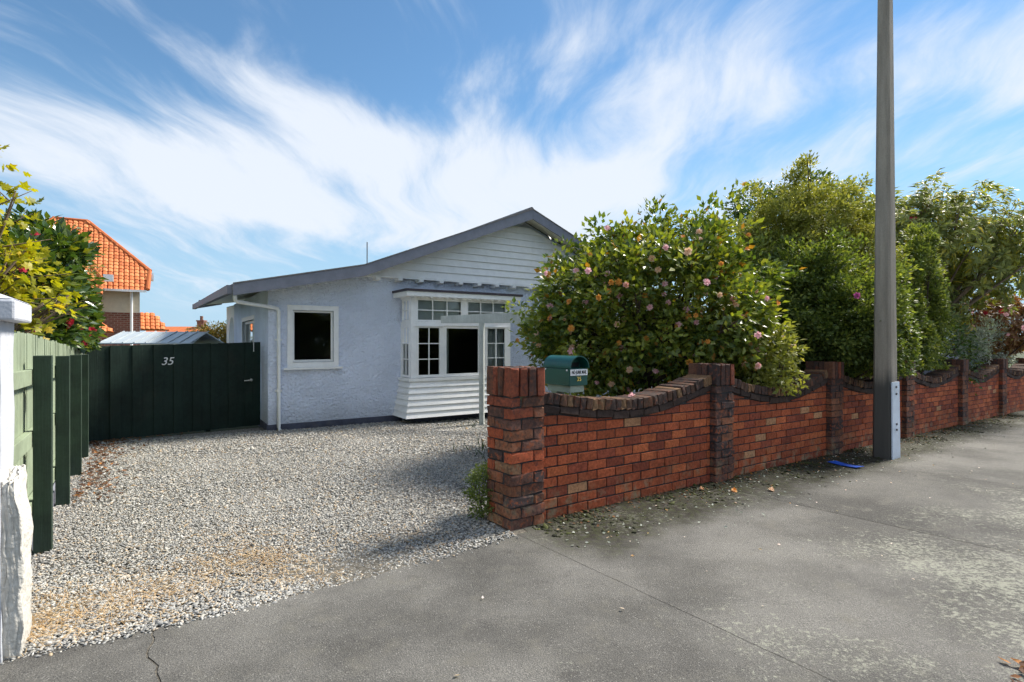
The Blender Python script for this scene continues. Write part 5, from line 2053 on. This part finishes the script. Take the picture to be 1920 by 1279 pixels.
far_tile_under = paint('tile_under', (0.50, 0.14, 0.045), 0.9, 0.2)
bx_ = MB()
bx_.box(-5, 0, 0, 5.4, 2.79 + NZ, 3.95 + NZ)
bx_.box(-5, -1.75, -1.2, -0.003, 0.0, 3.5 + NZ)
bx_.build('upper_wall', cream_render, nh)
bx_ = MB()
bx_.box(-5.01, 0.01, -0.02, 5.42, 0.0, 2.787 + NZ)
bx_.build('lower_wall', far_brick, nh)
bx_ = MB()
bx_.box(-1.9, 0.03, -0.045, -0.021, 2.76 + NZ, 2.82 + NZ)
bx_.build('string_course', far_brick, nh)
sl12 = Vector((0, 1, 1.12))
tiled_plane(nh, (0, -0.42, 3.83 + NZ), (1, 0, 0), sl12, [(-5.2, 0), (0.22, 0), (0.40, 1.35), (-2.05, 4.68), (-3.3, 4.68)])
tiled_plane(nh, (0.4, 0.48, 4.84 + NZ), (0, 1, 0), (-1, 0, 0.99), [(0, 0), (4.4, 0), (2.3, 3.45), (2.1, 3.45)])
m = MB()
m.tube([(-5.25, -0.42, 3.88 + NZ), (-3.3, 2.70, 7.34 + NZ), (-2.05, 2.70, 7.34 + NZ)], 0.11, 8)
m.tube([(-2.05, 2.70, 7.34 + NZ), (0.42, 0.48, 4.86 + NZ)], 0.10, 8)
m.tube([(0.30, -0.42, 3.9 + NZ), (0.40, 0.48, 4.86 + NZ)], 0.09, 8)
m.build('ridge_tiles', far_tile_under, nh)
tiled_plane(nh, (0, -1.62, 3.48 + NZ), (1, 0, 0), sl12, [(-5, 0), (-1.45, 0), (-1.40, 1.0), (-1.9, 2.0), (-5, 2.0)])
m = MB()
m.tube([(-1.42, -1.62, 3.52 + NZ), (-1.40, -0.95, 4.3 + NZ), (-1.9, -0.28, 5.02 + NZ), (-5, -0.28, 5.02 + NZ)], 0.09, 8)
m.build('ridge_tiles', far_tile_under, nh)
m = MB()
m.box(-1.34, -0.98, -1.0, -0.6, 4.15 + NZ, 4.45 + NZ)
m.build('box_gutter', white_paint, nh)
m = MB()
m.box(0.42, 0.55, 0.3, 0.7, 4.4 + NZ, 4.75 + NZ)
m.build('box_gutter', white_paint, nh)
m = MB()
m.box(-1.74, 0.25, -0.52, -0.43, 3.76 + NZ, 3.86 + NZ)
m.build('gutter', white_paint, nh)
m = MB()
m.tube([(-0.32, -0.10, 3.8 + NZ), (-0.32, -0.10, 0.0)], 0.06, 8)
m.build('downpipe', white_paint, nh)
tiled_plane(nh, (0.02, 0.2, 2.05 + NZ), (1, 0, 0), (0, 1, 0.95), [(0, 0), (1.15, 0), (0.55, 1.1), (0, 1.15)])
tiled_plane(nh, (-1.7, -1.4, 1.9 + NZ), (1, 0, 0), (0, 1, 0.8), [(-1.5, 0), (0.75, 0), (0.2, 0.9), (-1.5, 0.9)])

# low shed behind the gate
sd = empty('garden_shed', (-8.5, 14.3, gz(0, 14.3) - 0.07), R(4))
tag(sd, 'low garden shed with pale ribbed metal roof behind the dark green gate', 'shed')
m = MB()
m.box(-2.2, 0, 0.02, 1.6, 0, 1.78)
m.build('wall', shed_grey, sd)
m = MB()
m.hexa([(-2.32, -0.1, 1.83), (0.06, -0.1, 1.83), (-0.06, 0.85, 2.14), (-2.28, 0.85, 2.14), (-2.32, -0.1, 1.86), (0.06, -0.1, 1.86), (-0.06, 0.85, 2.17), (-2.28, 0.85, 2.17)])
m.hexa([(-2.28, 0.851, 2.14), (-0.06, 0.851, 2.14), (0.06, 1.7, 1.83), (-2.32, 1.7, 1.83), (-2.28, 0.851, 2.17), (-0.06, 0.851, 2.17), (0.06, 1.7, 1.86), (-2.32, 1.7, 1.86)])
ro = m.build('roof', shed_metal, sd)
for k in range(9):
    x = -2.28 + 2.3 * k / 8
    q = MB()
    q.hexa([(x - .012, -0.1, 1.862), (x + .012, -0.1, 1.862), (x * .985 + .012, 0.85, 2.172), (x * .985 - .012, 0.85, 2.172), (x - .012, -0.1, 1.885), (x + .012, -0.1, 1.885), (x * .985 + .012, 0.85, 2.195), (x * .985 - .012, 0.85, 2.195)])
    q.build('rib', shed_metal, ro)
m = MB()
m.box(-1.3, -1.26, -0.01, 0.018, 0.0, 1.76)
m.box(-0.25, -0.21, -0.01, 0.018, 0.0, 1.76)
m.build('frame', white_paint, sd)

# far house: only its roof and chimney show
fh = empty('distant_house', (-28.5, 46.0, gz(0, 46)), R(5))
tag(fh, 'far orange roof with a brick chimney between the neighbour house and gate', 'house')
m = MB()
m.box(-3.2, 0.9, 0.3, 5, 0, 2.9)
m.build('wall', cream_render, fh)
m = MB()
m.prism([(-0.1, 2.85), (5.4, 2.85), (2.65, 3.75)], 'x', -3.5, 1.2)
m.build('roof', far_tile_under, fh)
m = MB()
m.box(0.45, 1.0, 2.2, 2.8, 2.8, 4.2)
m.box(0.40, 1.05, 2.15, 2.85, 4.2, 4.32)
m.tube([(0.72, 2.5, 4.32), (0.72, 2.5, 4.7)], 0.13, 8)
m.build('chimney', far_brick, fh)

# grey shed showing above the far end of the wall
gs_ = empty('grey_shed', (10.35, 13.0, gz(0, 13)), R(28))
tag(gs_, 'low grey shed roof showing above the brick coping right of the pole', 'shed')
m = MB()
m.box(-1.0, 0.45, 0.0, 1.2, 0, 1.36)
m.build('wall', shed_grey, gs_)
m = MB()
m.hexa([(-1.1, -0.12, 1.365), (0.55, -0.12, 1.365), (0.55, 1.3, 1.365), (-1.1, 1.3, 1.365), (-1.1, -0.12, 1.43), (0.55, -0.12, 1.43), (0.3, 0.6, 1.62), (-0.9, 0.6, 1.62)])
m.build('roof', shed_grey, gs_)

# ================================================================== small things on the ground
def scatter_leaves(name, label, cat, pts, L, mat, r, lift=0.012):
    n = len(pts)
    d = norm(np.column_stack([r.normal(size=(n, 2)), r.normal(0, .15, n)]))
    nr = norm(np.column_stack([r.normal(0, .35, (n, 2)), np.ones(n)]))
    LL = L * r.uniform(.6, 1.3, n)
    P_ = np.column_stack([pts, -SL * pts[:, 1] + lift + r.uniform(0, .012, n)])
    V, F = leaf_arrays(P_, d, nr, LL, LL * .3, .3, -.1, r)
    o = big_mesh(name, V, F, np.repeat(r.uniform(0, 1, n), 5), mat, False)
    tag(o, label, cat, kind='stuff')


r = np.random.default_rng(4)
p = []
for k in range(420):                                            # under the fence and by the gate
    f_ = r.uniform(1.5, 6.0)
    off_ = abs(r.normal(0, .22)) + 0.02
    q = FP + FD * f_ + Vector((FD.y, -FD.x, 0)) * off_
    p.append((q.x, q.y))
for k in range(160):
    q = GL + gd * (abs(r.normal(0, .22))) + Vector((gd.y, -gd.x, 0)).normalized() * (abs(r.normal(0, .2)) + .02)
    p.append((q.x, q.y))
scatter_leaves('fallen_leaves', 'rusty fallen leaves heaped along the foot of the paling fence', 'leaves', np.array(p), 0.06, litter_m, r, 0.022)

p = []
for k in range(1500):                                            # litter and crumbs of moss along the brick wall
    s = r.uniform(0.4, 15)
    rr_ = abs(r.normal(0, .22)) - 0.1 + (0.0 if (s % 2.9) < .37 else -0.05)
    q = sw(s, max(rr_, -0.10 if (s % 2.9) > .4 else 0.01))
    p.append((q.x, q.y))
scatter_leaves('wall_litter', 'brown leaf litter gathered at the foot of the brick wall', 'leaf litter', np.array(p), 0.032, litter_m, r, 0.008)

n = 7000
s = r.uniform(0.2, 15.5, n)
rv_ = np.abs(r.normal(0, .24, n)) - 0.07
clump = (np.sin(s * 3.1) + np.sin(s * 7.7 + 1) + r.normal(0, .6, n)) > 0.1
s, rv_ = s[clump], rv_[clump]
xy = np.array([tuple(sw(a, b))[:2] for a, b in zip(s, rv_)])
pos = np.column_stack([xy, -SL * xy[:, 1] + 0.004])
V, F = stones(pos, 0.016 * r.lognormal(0, .45, len(pos)), OCT, r)
tag(big_mesh('moss', V, F, np.repeat(r.uniform(0, 1, len(pos)), 6), moss_m), 'dark moss crumbs along the base of the brick wall', 'moss', kind='stuff')

p = []
for k in range(70):
    q = sw(r.uniform(0.3, 6.5), abs(r.normal(0.3, .8)))
    p.append((q.x, q.y))
for k in range(18):
    q = sw(r.uniform(-1.5, 6.5), r.uniform(0.4, 3.2))
    p.append((q.x, q.y))
scatter_leaves('fallen_petals', 'pale petals scattered on the asphalt footpath', 'petals', np.array(p), 0.026, petal_m, r, 0.008)

p = []
for k in range(520):
    q = sw(r.uniform(0.2, 12), abs(r.normal(0.45, .3)))
    p.append((q.x, q.y))
scatter_leaves('lichen_flakes', 'pale grey-green lichen flakes on the mossy edge of the footpath', 'lichen', np.array(p), 0.03, lichen_m, r, 0.006)
p = np.column_stack([r.normal(2.5, .13, 60), r.normal(2.5, .05, 60)])
scatter_leaves('corner_leaves', 'brown dry leaves drifted on the footpath at the near right corner', 'leaves', p, 0.06, litter_m, r, 0.01)

spots = [(1316, 921, peach_flower, 'peach fallen camellia flower nearest the second brick pillar, on moss'), (1376, 923, brown_flower, 'large orange-brown fallen camellia flower on the footpath below the second pillar'),
         (1446, 922, peach_flower, 'small peach fallen camellia flower on asphalt right of two others')]
for (u, v, fm, lab) in spots:
    y = 1513.5 / (v - 664)
    x = (u - 960) / 1009 * y
    o = link('fallen_flower', flower_mesh(fm))
    o.location = (x, y, gz(x, y) + 0.012)
    o.rotation_euler = (0.3, 0.2, u)
    o.scale = (0.036, 0.036, 0.05)
    tag(o, lab, 'flower', 'fallen camellia flowers on the footpath')
q = wall.matrix_world
cx = 1.72
o = link('fallen_flower', flower_mesh(pink_flower))
pz = sw(cx, -0.2)
o.location = (pz.x, pz.y, gz(O.x, O.y) + WS * cx + coping_z(0, (cx - .366) / 2.544) + 0.006)
o.scale = (0.05, 0.05, 0.06)
tag(o, 'pale pink camellia flower lying on top of the brick coping', 'flower')

# grass and low cover in the garden behind the wall
n = 7000
s = r.uniform(1.4, 16, n)
rv_ = -0.42 - np.abs(r.normal(0, 1.2, n))
xy = np.array([tuple(sw(a, b))[:2] for a, b in zip(s, rv_)])
d = norm(np.column_stack([r.normal(0, .4, (n, 2)), np.ones(n)]))
V, F = leaf_arrays(np.column_stack([xy, -SL * xy[:, 1] - 0.02]), d, norm(r.normal(size=(n, 3))), r.uniform(.08, .26, n), r.uniform(.004, .012, n), .2, .25, r)
tag(big_mesh('ground_cover', V, F, np.repeat(r.uniform(0, 1, n), 5), grass_m, False), 'low dark grass and weeds in the garden bed behind the brick wall', 'grass', kind='stuff')
